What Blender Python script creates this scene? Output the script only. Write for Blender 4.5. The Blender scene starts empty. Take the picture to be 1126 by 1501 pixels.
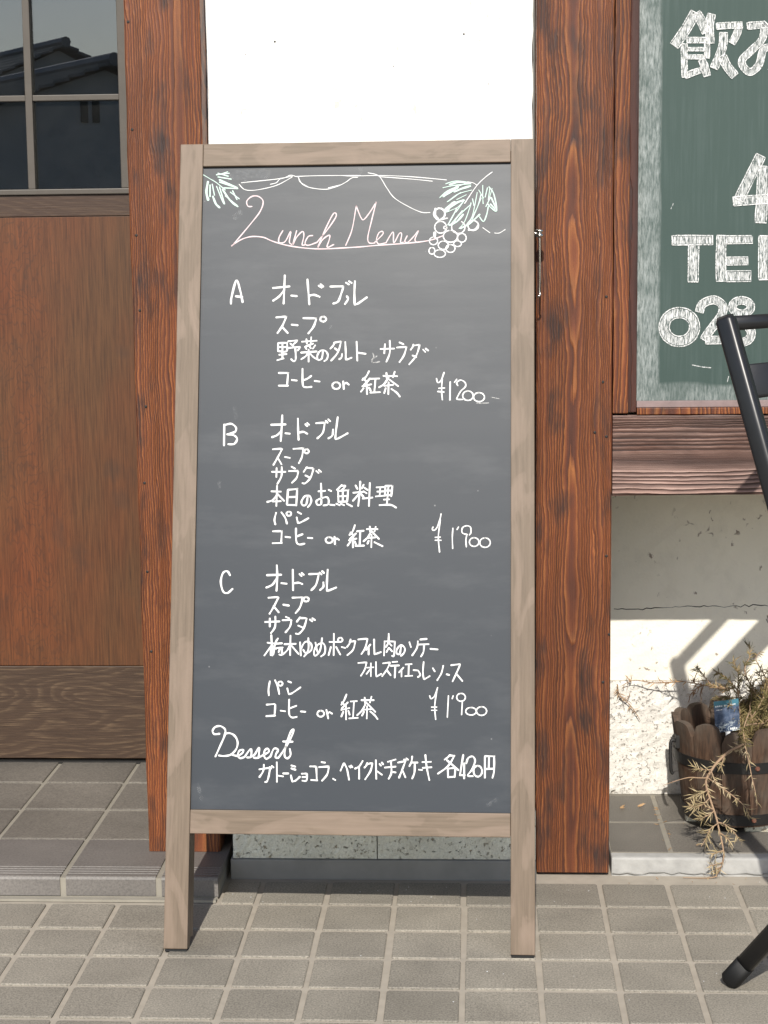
import bpy, bmesh, math, random
from mathutils import Vector, Matrix
random.seed(7)
S = bpy.context.scene
COL = S.collection
V = Vector

# ------------------------------------------------------------------ camera
CAM = V((.0244, -2.6916, .9955)); YAW, PIT, ROL, FPX = .0525, .1395, -.0111, 2648.72
_f = V((-math.sin(YAW)*math.cos(PIT), math.cos(YAW)*math.cos(PIT), -math.sin(PIT)))
_r = _f.cross(V((0, 0, 1))).normalized(); _u = _r.cross(_f)
_c, _s = math.cos(ROL), math.sin(ROL)
CR, CU, CF = _c*_r + _s*_u, -_s*_r + _c*_u, _f
cd = bpy.data.cameras.new('camera'); cam = bpy.data.objects.new('camera', cd); COL.objects.link(cam)
cd.sensor_fit = 'VERTICAL'; cd.sensor_height = 24; cd.sensor_width = 18; cd.lens = FPX/1501*24
cd.clip_start = .05; cd.clip_end = 500
m = Matrix((CR, CU, -CF)).transposed().to_4x4(); m.translation = CAM; cam.matrix_world = m
S.camera = cam
# ------------------------------------------------------------------ sky, sun, exposure
SUN_EL, SUN_AZ = math.radians(38.2), math.radians(2.2)     # azimuth: how far the sun stands to the left of the wall's normal
w = bpy.data.worlds.new('World'); S.world = w; w.use_nodes = True
nt = w.node_tree; bg = nt.nodes['Background']; bg.inputs[1].default_value = .12
sk = nt.nodes.new('ShaderNodeTexSky'); sk.sky_type = 'NISHITA'; sk.sun_disc = False
sk.sun_elevation = SUN_EL; sk.sun_rotation = math.pi + SUN_AZ; sk.dust_density = 1.2; sk.air_density = 1.0
nt.links.new(sk.outputs[0], bg.inputs[0])
sl = bpy.data.lights.new('sun', 'SUN'); sl.energy = 4.2; sl.angle = math.radians(.53); sl.color = (1, .95, .87)
so = bpy.data.objects.new('sun', sl); COL.objects.link(so)
sdir = V((math.sin(SUN_AZ)*math.cos(SUN_EL), math.cos(SUN_AZ)*math.cos(SUN_EL), -math.sin(SUN_EL)))
so.rotation_euler = sdir.to_track_quat('-Z', 'Y').to_euler(); so.location = (-1, -6, 5)
S.view_settings.view_transform = 'Standard'; S.view_settings.look = 'None'
S.view_settings.exposure = .38; S.view_settings.gamma = 1
S.render.resolution_x, S.render.resolution_y = 768, 1024

# ------------------------------------------------------------------ pixel -> direction
def ray(x, y): return CF + CR*((x-563)/FPX) - CU*((y-750.5)/FPX)
def onY(x, y, Y): d = ray(x, y); return CAM + d*((Y-CAM.y)/d.y)
def onZ(x, y, Z): d = ray(x, y); return CAM + d*((Z-CAM.z)/d.z)
def onP(x, y, p, n): d = ray(x, y); return CAM + d*((p-CAM).dot(n)/d.dot(n))

# ------------------------------------------------------------------ object helpers
def obj(name, data, mat=None, parent=None, loc=None):
    o = bpy.data.objects.new(name, data); COL.objects.link(o)
    if mat is not None and data is not None and len(data.materials) == 0: data.materials.append(mat)
    if parent: o.parent = parent
    if loc is not None: o.location = loc
    return o
def tag(o, label=None, cat=None, group=None, kind=None):
    if label: o['label'] = label
    if cat: o['category'] = cat
    if group: o['group'] = group
    if kind: o['kind'] = kind
    return o
def thing(name, label, cat, loc=(0, 0, 0), group=None):
    o = obj(name, None, loc=loc); o.empty_display_size = .05
    return tag(o, label, cat, group)
class MB:
    def __init__(s): s.v, s.f = [], []
    def add(s, vs, fs):
        k = len(s.v); s.v += [tuple(p) for p in vs]; s.f += [tuple(i+k for i in q) for q in fs]; return s
    def box(s, x0, x1, y0, y1, z0, z1):
        return s.add([(x0,y0,z0),(x1,y0,z0),(x1,y1,z0),(x0,y1,z0),(x0,y0,z1),(x1,y0,z1),(x1,y1,z1),(x0,y1,z1)],
                     [(0,3,2,1),(4,5,6,7),(0,1,5,4),(1,2,6,5),(2,3,7,6),(3,0,4,7)])
    def prism(s, poly, a, b, fn):                       # poly: 2-D outline, fn(u,v,t) -> point
        n = len(poly)
        return s.add([fn(u, v, a) for u, v in poly]+[fn(u, v, b) for u, v in poly],
                     [tuple(range(n))[::-1], tuple(range(n, 2*n))]+[(i, (i+1) % n, n+(i+1) % n, n+i) for i in range(n)])
    def sweep(s, pts, rad, sides=8, prof=None, cap=True, up=None):
        pts = [V(p) for p in pts]; n = len(pts)
        if not hasattr(rad, '__len__'): rad = [rad]*n
        prof = prof or [(math.cos(2*math.pi*i/sides), math.sin(2*math.pi*i/sides)) for i in range(sides)]
        k = len(prof); vs, fs = [], []; ref = V(up) if up else None
        for i in range(n):
            t = (pts[min(i+1, n-1)]-pts[max(i-1, 0)]).normalized()
            if ref is None: ref = V((0, 0, 1)) if abs(t.z) < .9 else V((1, 0, 0))
            a = (ref - t*ref.dot(t)).normalized(); ref = a; b = t.cross(a)
            vs += [pts[i]+(a*p[0]+b*p[1])*rad[i] for p in prof]
        for i in range(n-1):
            for j in range(k): fs.append((i*k+j, i*k+(j+1) % k, (i+1)*k+(j+1) % k, (i+1)*k+j))
        if cap: fs += [tuple(range(k))[::-1], tuple(range((n-1)*k, n*k))]
        return s.add(vs, fs)
    def mesh(s, name, bevel=0, seg=2, smooth=False):
        me = bpy.data.meshes.new(name); me.from_pydata(s.v, [], s.f); me.update()
        bm = bmesh.new(); bm.from_mesh(me)
        bmesh.ops.recalc_face_normals(bm, faces=bm.faces)
        if bevel: bmesh.ops.bevel(bm, geom=bm.edges[:], offset=bevel, segments=seg, profile=.6, affect='EDGES')
        for f in bm.faces: f.smooth = smooth
        bm.to_mesh(me); bm.free(); return me
    def build(s, name, mat, parent=None, bevel=0, seg=2, smooth=False, loc=None):
        return obj(name, s.mesh(name, bevel, seg, smooth), mat, parent, loc)
def rrect(w, h, r, n=3):
    o = []
    for cx, cy, a0 in ((w/2-r, h/2-r, 0), (-w/2+r, h/2-r, 90), (-w/2+r, -h/2+r, 180), (w/2-r, -h/2+r, 270)):
        for i in range(n+1):
            a = math.radians(a0+90*i/n); o.append((cx+r*math.cos(a), cy+r*math.sin(a)))
    return o

# ------------------------------------------------------------------ material helpers
class NT:
    def __init__(s, name):
        s.m = bpy.data.materials.new(name); s.m.use_nodes = True; s.t = s.m.node_tree
        s.b = s.t.nodes['Principled BSDF']; s.out = s.t.nodes['Material Output']
    def n(s, typ, ins={}, **kw):
        q = s.t.nodes.new('ShaderNode'+typ)
        for k, v in kw.items(): setattr(q, k, v)
        for k, v in ins.items(): s.set(q.inputs[k], v)
        return q
    def set(s, sock, v):
        if isinstance(v, bpy.types.Node): v = v.outputs[0]
        if isinstance(v, bpy.types.NodeSocket): s.t.links.new(v, sock)
        else:
            if sock.type == 'RGBA' and not hasattr(v, '__len__'): v = (v, v, v, 1)
            elif sock.type == 'RGBA' and len(v) == 3: v = (*v, 1)
            sock.default_value = v
    def math(s, op, a, b=0., c=0., clamp=False):
        q = s.n('Math', {0: a, 1: b, 2: c}, operation=op); q.use_clamp = clamp; return q.outputs[0]
    def coord(s): return s.n('TexCoord').outputs['Object']
    def mapping(s, v, scale=(1, 1, 1), loc=(0, 0, 0), rot=(0, 0, 0)):
        return s.n('Mapping', {'Vector': v, 'Scale': scale, 'Location': loc, 'Rotation': rot}).outputs[0]
    def noise(s, v, scale=5, detail=4, rough=.55, dist=0.):
        return s.n('TexNoise', {'Vector': v, 'Scale': scale, 'Detail': detail, 'Roughness': rough, 'Distortion': dist}).outputs[0]
    def ramp(s, fac, stops, interp='LINEAR'):
        q = s.n('ValToRGB', {'Fac': fac}); r = q.color_ramp; r.interpolation = interp
        while len(r.elements) < len(stops): r.elements.new(.5)
        for e, (p, c) in zip(r.elements, stops):
            e.position = p; e.color = (*c, 1) if hasattr(c, '__len__') else (c, c, c, 1)
        return q.outputs[0]
    def mix(s, fac, a, b, mode='MIX'):
        q = s.n('Mix', data_type='RGBA', blend_type=mode); s.set(q.inputs[0], fac); s.set(q.inputs[6], a); s.set(q.inputs[7], b)
        return q.outputs[2]
    def bump(s, h, strength=.3, dist=.002, normal=None):
        ins = {'Height': h, 'Strength': strength, 'Distance': dist}
        if normal is not None: ins['Normal'] = normal
        return s.n('Bump', ins).outputs[0]
    def done(s, col=None, rough=None, normal=None, metal=None, spec=None):
        for k, v in (('Base Color', col), ('Roughness', rough), ('Normal', normal), ('Metallic', metal), ('Specular IOR Level', spec)):
            if v is not None: s.set(s.b.inputs[k], v)
        return s.m
def plain(name, col, rough=.6, metal=0., spec=.5, var=.15, scale=30, bump=.1):
    a = NT(name); c = a.coord(); n = a.noise(c, scale, 5)
    k = a.math('MULTIPLY_ADD', n, 2*var, 1-var)
    return a.done(a.mix(1., col, k, 'MULTIPLY'), rough, a.bump(n, bump, .002), metal, spec)

def timber(name, across='X', along='Z', c0=0., seed=0., ring=.0065, d0=.028, damp=.03, dfreq=2.2, char=.5, pal=None, rough=.5, relief=.001, pale=None, con=1., wv=.034):
    """brushed softwood: growth rings cut by the face, so the middle shows arches and the sides run parallel"""
    a = NT(name); co = a.coord(); sx = a.n('SeparateXYZ', {0: co})
    u = sx.outputs[across]; v = sx.outputs[along]; w_ = sx.outputs['XYZ'.replace(across, '').replace(along, '')]
    q = a.n('CombineXYZ', {0: u, 1: v, 2: w_}).outputs[0]
    wob = a.noise(a.mapping(q, (11, 3.4, 3), (seed, seed*1.7, 0)), 1, 5, .6)
    u2 = a.math('ADD', a.math('SUBTRACT', u, c0), a.math('MULTIPLY_ADD', wob, wv, -wv/2))
    dn = a.noise(a.n('CombineXYZ', {0: seed+3.1, 1: a.math('MULTIPLY', v, dfreq), 2: 0.}).outputs[0], 1, 3, .45)
    d = a.math('MULTIPLY_ADD', a.math('SUBTRACT', dn, .5), damp*2.4, d0)
    r = a.math('SQRT', a.math('ADD', a.math('MULTIPLY', u2, u2), a.math('MULTIPLY', d, d)))
    rw = a.noise(a.mapping(q, (80, 2.2, 1), (seed, 0, 0)), 1, 3, .6)
    wide = a.noise(a.n('CombineXYZ', {0: a.math('MULTIPLY', r, 55.), 1: seed, 2: 0.}).outputs[0], 1, 1)
    ph = a.math('ADD', a.math('ADD', a.math('DIVIDE', r, ring), a.math('MULTIPLY', rw, .9 if wv > .02 else .5)), a.math('MULTIPLY', wide, 3.))
    saw = a.math('FRACT', ph)
    fib = a.noise(a.mapping(q, (700, 9, 300)), 1, 4, .65); fib2 = a.noise(a.mapping(q, (230, 5, 90), (3, 1, 0)), 1, 3, .6); gran = a.noise(q, 700, 2, .6)
    pal = pal or [(0, (.046, .015, .009)), (.18, (.066, .019, .0100)), (.5, (.132, .037, .0125)), (.84, (.262, .098, .029)), (1, (.098, .028, .0115))]
    col = a.ramp(saw, pal)
    flat = a.noise(a.mapping(q, (30, 3, 5), (seed+1, 2, 0)), 1, 2)
    col = a.mix(a.math('MULTIPLY_ADD', flat, 1.1, -.30, True), col, pal[2][1])
    idn = a.noise(a.n('CombineXYZ', {0: a.math('FLOOR', ph), 1: a.math('MULTIPLY', v, .8), 2: seed}).outputs[0], .77, 1)
    for k in (a.math('MULTIPLY_ADD', idn, .9, .55), a.math('MULTIPLY_ADD', fib, 1.1, .45), a.math('MULTIPLY_ADD', fib2, .8, .6), a.math('MULTIPLY_ADD', gran, .7, .65)): col = a.mix(1., col, k, 'MULTIPLY')
    if pale:
        gm = a.noise(a.mapping(q, (26, 5, 5), (seed+9, 0, 0)), 1, 5, .65)
        k = a.math('MULTIPLY', a.ramp(gm, [(.30, .25), (.62, 1)]), a.math('MULTIPLY', a.ramp(saw, [(.25, .05), (.55, .5), (.86, 1), (1, .1)]), a.ramp(fib, [(.35, .35), (.62, 1)])))
        col = a.mix(a.math('MULTIPLY', k, .85), col, pale)
    big = a.noise(a.mapping(q, (7, 3.2, 3), (seed*1.3, seed, 0)), 1, 3, .5)
    col = a.mix(1., col, a.math('MULTIPLY_ADD', big, 1.2, .42), 'MULTIPLY')
    ch = a.noise(a.mapping(q, (26, 9, 4), (seed*2.3, seed, 0)), 1, 3, .55)
    chm = a.math('MULTIPLY', a.ramp(ch, [(.52, 0), (.68, 1)]), a.ramp(fib2, [(.35, .5), (.6, 1)]))
    col = a.mix(a.math('MULTIPLY', chm, char), col, (.018, .014, .014))
    h = a.math('ADD', a.math('MULTIPLY', a.ramp(saw, [(0, .2), (.2, .15), (.7, .8), (.88, 1), (1, .2)]), con), a.math('ADD', a.math('MULTIPLY', fib, .45), a.math('MULTIPLY', gran, .25)))
    return a.done(col, a.math('MULTIPLY_ADD', fib, .25, rough-.12), a.bump(h, .8, relief), spec=.4)

M = {}
M['post_l'] = timber('burnt_cedar_door_post', c0=-.435, seed=4.2, ring=.0036, d0=.022, damp=.010, dfreq=1.3, char=.97)
M['post_r'] = timber('burnt_cedar_post', c0=.172, seed=1.3, ring=.0037, d0=.020, damp=.015, dfreq=2.3, char=.88)
M['frame_w'] = timber('chalkboard_frame_wood', c0=.33, seed=8.1, ring=.0055, d0=.03, damp=.02, char=.85)
M['frame_shade'] = timber('chalkboard_frame_shaded_wood', c0=.33, seed=2.1, ring=.009, d0=.03, damp=.01, char=.6,
    pal=[(0, (.018, .007, .006)), (.5, (.040, .012, .008)), (.9, (.055, .017, .010)), (1, (.03, .009, .007))])  # same frame wood, with the shade of the set-back strip painted into its colour
M['beam'] = timber('weathered_beam_wood', across='Z', along='X', c0=.676, seed=5.6, ring=.0052, d0=.022, damp=.010, dfreq=2.0, char=.35, rough=.6, relief=.0022, pale=(.44, .31, .265), con=1.3, wv=.016,
    pal=[(0, (.030, .016, .013)), (.2, (.040, .020, .016)), (.6, (.085, .036, .024)), (.88, (.17, .080, .055)), (1, (.05, .022, .017))])

def board_wood(name, along, seed):
    a = NT(name); co = a.coord(); sc = (3, 60, 60) if along == 'X' else (60, 3, 60)
    g = a.noise(a.mapping(co, sc, (seed, seed, 0)), 4, 5, .6)
    bl = a.noise(a.mapping(co, (9, 26, 1) if along == 'X' else (26, 7, 1), (seed*3, 0, 0)), 1, 3, .5, 1.2)
    c1 = a.ramp(g, [(.3, (.110, .080, .054)), (.6, (.148, .109, .076)), (.8, (.176, .133, .095))])
    c = a.mix(a.ramp(bl, [(.50, 0), (.54, .30), (.75, .7)]), c1, (.215, .158, .118))
    return a.done(c, .55, a.bump(g, .25, .0006), spec=.35)
M['bw_v'] = board_wood('board_frame_wood_upright', 'Y', 2.); M['bw_h'] = board_wood('board_frame_wood_rail', 'X', 5.)

def slate():
    a = NT('blackboard_paint'); c = a.coord()
    n1 = a.noise(a.mapping(c, (1.5, 14, 1)), 3, 5, .6); n2 = a.noise(c, 900, 2)
    sm = a.noise(a.mapping(c, (5, 16, 1), (3, 1, 0)), 1, 5, .65)
    col = a.mix(a.ramp(sm, [(.50, 0), (.80, .12)]), (.031, .037, .045), (.22, .225, .23))
    sp = a.n('TexVoronoi', {'Vector': c, 'Scale': 38.}); spm = a.ramp(sp.outputs['Distance'], [(.0, .5), (.06, 0)])
    thin = a.ramp(a.noise(c, 7, 1), [(.56, 0), (.62, 1)])
    col = a.mix(a.math('MULTIPLY', spm, thin), col, (.5, .5, .5))
    return a.done(col, a.math('MULTIPLY_ADD', n1, .08, .36), a.bump(n2, .12, .0003), spec=.24)
M['slate'] = slate()
def chalk(name, col, lo, hi, sc, mx=1.):
    a = NT(name); c = a.coord(); n = a.noise(a.mapping(c, sc), 1, 4, .65)
    f = a.ramp(n, [(lo, 0), (hi, mx)])
    tr = a.n('BsdfTransparent'); a.set(a.b.inputs['Base Color'], col); a.set(a.b.inputs['Roughness'], .85)
    mx_ = a.n('MixShader', {0: f, 1: tr, 2: a.b}); a.t.links.new(mx_.outputs[0], a.out.inputs[0]); return a.m
M['marker'] = chalk('white_marker', (.68, .68, .67), .12, .30, (500, 500, 500))
M['marker_p'] = chalk('pale_pink_marker', (.66, .53, .54), .12, .32, (500, 500, 500))
M['marker_g'] = chalk('pale_green_marker', (.50, .64, .57), .12, .34, (500, 500, 500))
M['marker_f'] = chalk('faint_marker', (.55, .55, .54), .36, .62, (420, 420, 420), .8)
M['chalk_fill'] = chalk('chalk_filling', (.70, .71, .70), .36, .62, (420, 420, 85), .92)
M['chalk_line'] = chalk('chalk_outline', (.74, .74, .73), .32, .56, (420, 420, 300), .95)

M['smudge'] = chalk('wiped_chalk', (.62, .63, .63), .40, .75, (200, 200, 200), .13)
def wallboard():
    a = NT('green_chalkboard'); c = a.coord(); s3 = a.n('SeparateXYZ', {0: c})
    st = a.noise(a.mapping(c, (170, 1, 7)), 1, 4, .6); cl = a.noise(c, 9, 4)
    base = a.mix(a.math('MULTIPLY', a.ramp(st, [(.45, 0), (.85, .5)]), a.ramp(cl, [(.35, .15), (.7, 1)])), (.034, .060, .052), (.11, .145, .14))
    gr = a.noise(a.mapping(c, (330, 1, 60)), 1, 4, .7)
    edge = a.noise(a.mapping(c, (4, 1, 9)), 1, 3)
    xm = a.math('ADD', s3.outputs['X'], a.math('MULTIPLY_ADD', edge, .008, -.004))
    left = a.ramp(a.math('MULTIPLY', a.math('SUBTRACT', xm, .275), 1/.06), [(0, 1), (.5, .9), (.60, 0)])
    zm = a.math('ADD', s3.outputs['Z'], a.math('MULTIPLY_ADD', cl, .03, -.015))
    bot = a.ramp(a.math('MULTIPLY', a.math('SUBTRACT', zm, .766), 1/.06), [(0, .75), (.42, .6), (.52, 0)])
    dust = a.math('MULTIPLY', a.math('MAXIMUM', left, bot), a.ramp(gr, [(.34, .10), (.72, .9)]))
    dust = a.math('MULTIPLY', dust, a.ramp(a.noise(c, 28, 3), [(.3, .45), (.6, .95)]))
    col = a.mix(a.math('MULTIPLY', dust, .8), base, (.50, .53, .52))
    return a.done(col, .62, a.bump(gr, .1, .0005), spec=.4)
M['wallboard'] = wallboard()

def plaster(name, stains, base=(.74, .73, .70)):
    a = NT(name); c = a.coord()
    n = a.noise(c, 14, 5, .6); f = a.noise(c, 220, 3)
    col = a.mix(1., base, a.math('MULTIPLY_ADD', n, .10, .95), 'MULTIPLY')
    sp = a.noise(c, 75, 2, .5, .6); far = a.noise(c, 11, 2)
    k = a.math('MULTIPLY', a.ramp(sp, [(.64, 0), (.69, 1)]), a.ramp(far, [(.52, 0), (.60, 1)]))
    col = a.mix(a.math('MULTIPLY', k, .85 if stains else .35), col, (.17, .125, .10))
    if stains:
        dr = a.noise(a.mapping(c, (42, 42, 26), (.4, 0, .2)), 1, 4, .6, .4)
        col = a.mix(a.ramp(dr, [(.66, 0), (.71, .8)]), col, (.15, .10, .075))
        sm = a.noise(a.mapping(c, (6, 6, 6), (2, 0, 0), (0, .8, 0)), 2, 6, .7)
        col = a.mix(a.ramp(sm, [(.5, 0), (.8, .35)]), col, (.48, .45, .38))
    return a.done(col, .85, a.bump(a.math('ADD', a.math('MULTIPLY', n, 1.5), f), .35, .0022), spec=.2)
M['plaster'] = plaster('white_plaster', False); M['plaster_low'] = plaster('stained_white_plaster', True, (.81, .765, .655))

def pitted(name, base, dark, pit, warm):
    a = NT(name); c = a.coord()
    wv = a.noise(c, 40, 3); cv = a.n('Mix', data_type='VECTOR'); a.set(cv.inputs[0], .012); a.set(cv.inputs[4], c)
    a.t.links.new(a.n('TexNoise', {'Vector': c, 'Scale': 60.}).outputs[1], cv.inputs[5])
    v1 = a.n('TexVoronoi', {'Vector': cv.outputs[1], 'Scale': 150.}); v2 = a.n('TexVoronoi', {'Vector': cv.outputs[1], 'Scale': 62.})
    sel1 = a.ramp(a.n('SeparateColor', {0: v1.outputs['Color']}).outputs[0], [(.50, 0), (.54, 1)])
    sel2 = a.ramp(a.n('SeparateColor', {0: v2.outputs['Color']}).outputs[1], [(.74, 0), (.78, 1)])
    p1 = a.math('MULTIPLY', a.ramp(v1.outputs['Distance'], [(.22, 1), (.40, 0)]), sel1)
    p2 = a.math('MULTIPLY', a.ramp(v2.outputs['Distance'], [(.16, 1), (.34, 0)]), sel2)
    sz = a.noise(c, 33, 3, .6); q1 = a.ramp(a.math('ADD', a.noise(c, 170, 4, .62), a.math('MULTIPLY_ADD', sz, .22, -.11)), [(.60, 0), (.68, 1)])
    p = a.math('MAXIMUM', q1, a.math('MULTIPLY', p2, a.ramp(sz, [(.42, 0), (.55, 1)]))); n = a.noise(c, 26, 5, .65); fine = a.noise(c, 320, 3)
    col = a.mix(1., base, a.math('MULTIPLY_ADD', n, .5, .75), 'MULTIPLY')
    col = a.mix(1., col, a.math('MULTIPLY_ADD', fine, .6, .7), 'MULTIPLY')
    tint = a.n('SeparateColor', {0: v2.outputs['Color']}).outputs[2]
    col = a.mix(a.math('MULTIPLY', p, pit), col, a.mix(tint, dark, warm))
    rs = a.ramp(a.noise(c, 9, 3), [(.62, 0), (.78, .3)]); col = a.mix(rs, col, warm)
    h = a.math('ADD', a.math('MULTIPLY', p, -1.), a.math('ADD', a.math('MULTIPLY', n, .8), a.math('MULTIPLY', fine, .35)))
    return a.done(col, .9, a.bump(h, .8, .004), spec=.2)
M['tuff'] = pitted('pale_tuff', (.66, .635, .585), (.16, .14, .12), .42, (.46, .38, .29))
M['tuff_g'] = pitted('grey_green_tuff', (.70, .69, .59), (.12, .10, .075), .85, (.42, .34, .22))
M['concrete_d'] = plain('dark_grey_concrete', (.235, .23, .215), .8, var=.25, scale=20, bump=.3)
M['mortar_w'] = plain('white_painted_mortar', (.34, .335, .32), .85, var=.4, scale=45, bump=.8)

def tile(name, base, grain, cell=520, con=.5, rough=.7):
    a = NT(name); c = a.coord(); oi = a.n('ObjectInfo')
    off = a.n('VectorMath', {0: c, 1: oi.outputs['Location']}, operation='ADD').outputs[0]
    n = a.noise(off, cell, 3, .7); l = a.noise(off, 12, 4); st = a.noise(off, 3.2, 4, .6)
    col = a.mix(a.ramp(n, [(.36, 0), (.60, 1)]), grain, base)
    col = a.mix(con, base, col)
    k = a.math('MULTIPLY', a.math('MULTIPLY_ADD', l, .35, .82), a.math('MULTIPLY_ADD', oi.outputs['Random'], .20, .90))
    k = a.math('MULTIPLY', k, a.math('MULTIPLY_ADD', st, .9, .55))
    col = a.mix(1., col, k, 'MULTIPLY')
    return a.done(col, rough, a.bump(n, .3, .0006), spec=.4)
M['tile'] = tile('grey_paving_tile', (.290, .264, .218), (.120, .110, .092), 360, .8)
M['tile_d'] = tile('dark_step_tile', (.165, .150, .128), (.075, .069, .062), 300, .7, .55)
M['tile_n'] = tile('dark_nosing_tile', (.155, .142, .130), (.085, .079, .074), 260, .6, .55)
M['grout'] = plain('sandy_grout', (.335, .298, .245), .9, var=.22, scale=35, bump=.4)
M['grout_d'] = plain('step_grout', (.25, .23, .19), .9, var=.22, scale=35, bump=.4)
M['asphalt'] = plain('asphalt', (.07, .07, .07), .9, var=.25, scale=60, bump=.3)

def door_wood(name, kind):
    a = NT(name); co = a.coord(); s3 = a.n('SeparateXYZ', {0: co})
    if kind == 'panel':
        wv = a.noise(a.mapping(co, (12, 12, 5.), (1.3, 0, .4)), 1, 4, .5)
        r = a.math('MULTIPLY', wv, 26.); fr = a.math('FRACT', r)
        fib = a.noise(a.mapping(co, (420, 100, 14)), 1, 4, .6)
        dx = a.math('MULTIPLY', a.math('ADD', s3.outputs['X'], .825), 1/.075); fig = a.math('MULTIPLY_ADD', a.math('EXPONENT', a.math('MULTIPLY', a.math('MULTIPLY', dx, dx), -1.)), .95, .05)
        col = a.ramp(fib, [(.3, (.044, .0175, .0055)), (.7, (.100, .0405, .0115))])
        red = a.ramp(a.noise(a.mapping(co, (7, 7, 3)), 1, 3), [(.38, 0), (.68, 1)])
        col = a.mix(red, col, a.mix(1., col, (1.22, .88, .66), 'MULTIPLY'))
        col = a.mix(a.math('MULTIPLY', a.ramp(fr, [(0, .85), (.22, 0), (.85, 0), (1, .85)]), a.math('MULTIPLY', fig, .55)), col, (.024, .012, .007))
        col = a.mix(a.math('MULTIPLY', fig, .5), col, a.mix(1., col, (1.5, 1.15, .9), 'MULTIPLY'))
        bl = a.noise(a.mapping(co, (13, 13, 9), (5, 0, 0)), 1, 3); col = a.mix(a.ramp(bl, [(.62, 0), (.78, .5)]), col, (.028, .018, .012))
        return a.done(col, a.math('MULTIPLY_ADD', fib, .15, .36), a.bump(fib, .3, .0006), spec=.5)
    wv = a.noise(a.mapping(co, (2.2, 7, 9), (.3, 0, .9)), 1, 2, .45); fr = a.math('FRACT', a.math('MULTIPLY', wv, 26.))
    fib = a.noise(a.mapping(co, (24, 90, 520)), 1, 4, .65)
    col = a.ramp(fib, [(.3, (.030, .016, .009)), (.62, (.052, .029, .016)), (.8, (.125, .080, .046))])
    col = a.mix(a.math('MULTIPLY', a.ramp(fr, [(0, .0), (.45, 0), (.85, .6), (1, 0)]), a.ramp(fib, [(.42, .0), (.60, 1)])), col, (.135, .088, .05))
    if kind == 'rail': col = a.mix(.55, col, (.042, .020, .0115))
    return a.done(col, a.math('MULTIPLY_ADD', fib, .2, .40), a.bump(fib, .35, .0008), spec=.45)
M['door_panel'] = door_wood('door_panel_wood', 'panel'); M['door_kick'] = door_wood('door_kick_wood', 'kick'); M['door_rail'] = door_wood('door_rail_wood', 'rail')
M['sash'] = plain('grey_brown_sash_paint', (.072, .062, .051), .5, var=.2, scale=40, bump=.15)
def glass():
    a = NT('window_glass'); fr = a.n('Fresnel', {'IOR': 2.05}); c = a.coord()
    tr = a.n('BsdfTransparent', {0: (.55, .58, .57)}); gl = a.n('BsdfGlossy', {0: (.95, .97, 1.), 'Roughness': .004})
    du = a.n('BsdfDiffuse', {0: (.5, .49, .46)}); dn = a.ramp(a.noise(c, 14, 5, .7), [(.3, .004), (.9, .022)])
    mx = a.n('MixShader', {0: fr, 1: tr, 2: gl}); m2 = a.n('MixShader', {0: dn, 1: mx, 2: du})
    a.t.nodes.remove(a.b); a.t.links.new(m2.outputs[0], a.out.inputs[0]); return a.m
M['glass'] = glass()
M['dark_room'] = plain('dark_interior', (.02, .019, .018), .9)
M['black_metal'] = plain('black_enamelled_metal', (.012, .012, .013), .34, spec=.5, var=.2, scale=60, bump=.06)
M['rubber'] = plain('black_rubber', (.008, .008, .008), .6, spec=.25)
M['iron'] = plain('black_iron', (.02, .019, .018), .55, metal=.3, var=.4, scale=50, bump=.3)
M['nickel'] = plain('nickel', (.62, .60, .56), .22, metal=1., bump=.02)
def stave():
    a = NT('weathered_barrel_wood'); co = a.coord(); oi = a.n('ObjectInfo')
    off = a.n('VectorMath', {0: co, 1: a.n('CombineXYZ', {0: a.math('MULTIPLY', oi.outputs['Random'], 7.)}).outputs[0]}, operation='ADD').outputs[0]
    g = a.noise(a.mapping(off, (190, 190, 9)), 1, 4, .6); l = a.noise(off, 22, 4)
    col = a.ramp(g, [(.3, (.028, .018, .013)), (.55, (.075, .042, .026)), (.75, (.125, .080, .053))])
    col = a.mix(a.ramp(l, [(.42, 0), (.7, .75)]), col, (.105, .088, .070))
    z = a.n('SeparateXYZ', {0: co}).outputs['Z']
    col = a.mix(a.ramp(a.math('MULTIPLY', z, 4.), [(.55, 0), (.85, .55)]), col, (.115, .094, .075))
    return a.done(col, .75, a.bump(g, .5, .0015), spec=.25)
M['stave'] = stave()
M['soil'] = plain('dark_potting_soil', (.03, .022, .016), .95, var=.5, scale=120, bump=1.)
M['twig'] = plain('dry_twig', (.30, .20, .125), .8, var=.3, scale=90)
def leafm(name, a1, b1, c1):
    a = NT(name); n = a.noise(a.coord(), 34, 3)
    return a.done(a.ramp(n, [(.32, a1), (.5, b1), (.68, c1)]), .7, spec=.25)
M['dry_leaf'] = leafm('dry_needle_leaf', (.27, .21, .11), (.37, .295, .17), (.46, .37, .25))
M['bush_leaf'] = leafm('olive_needle_leaf', (.085, .078, .028), (.17, .135, .055), (.33, .24, .12))
M['brown_leaf'] = leafm('brown_withered_leaf', (.26, .15, .07), (.38, .24, .12), (.46, .31, .18))
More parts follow.
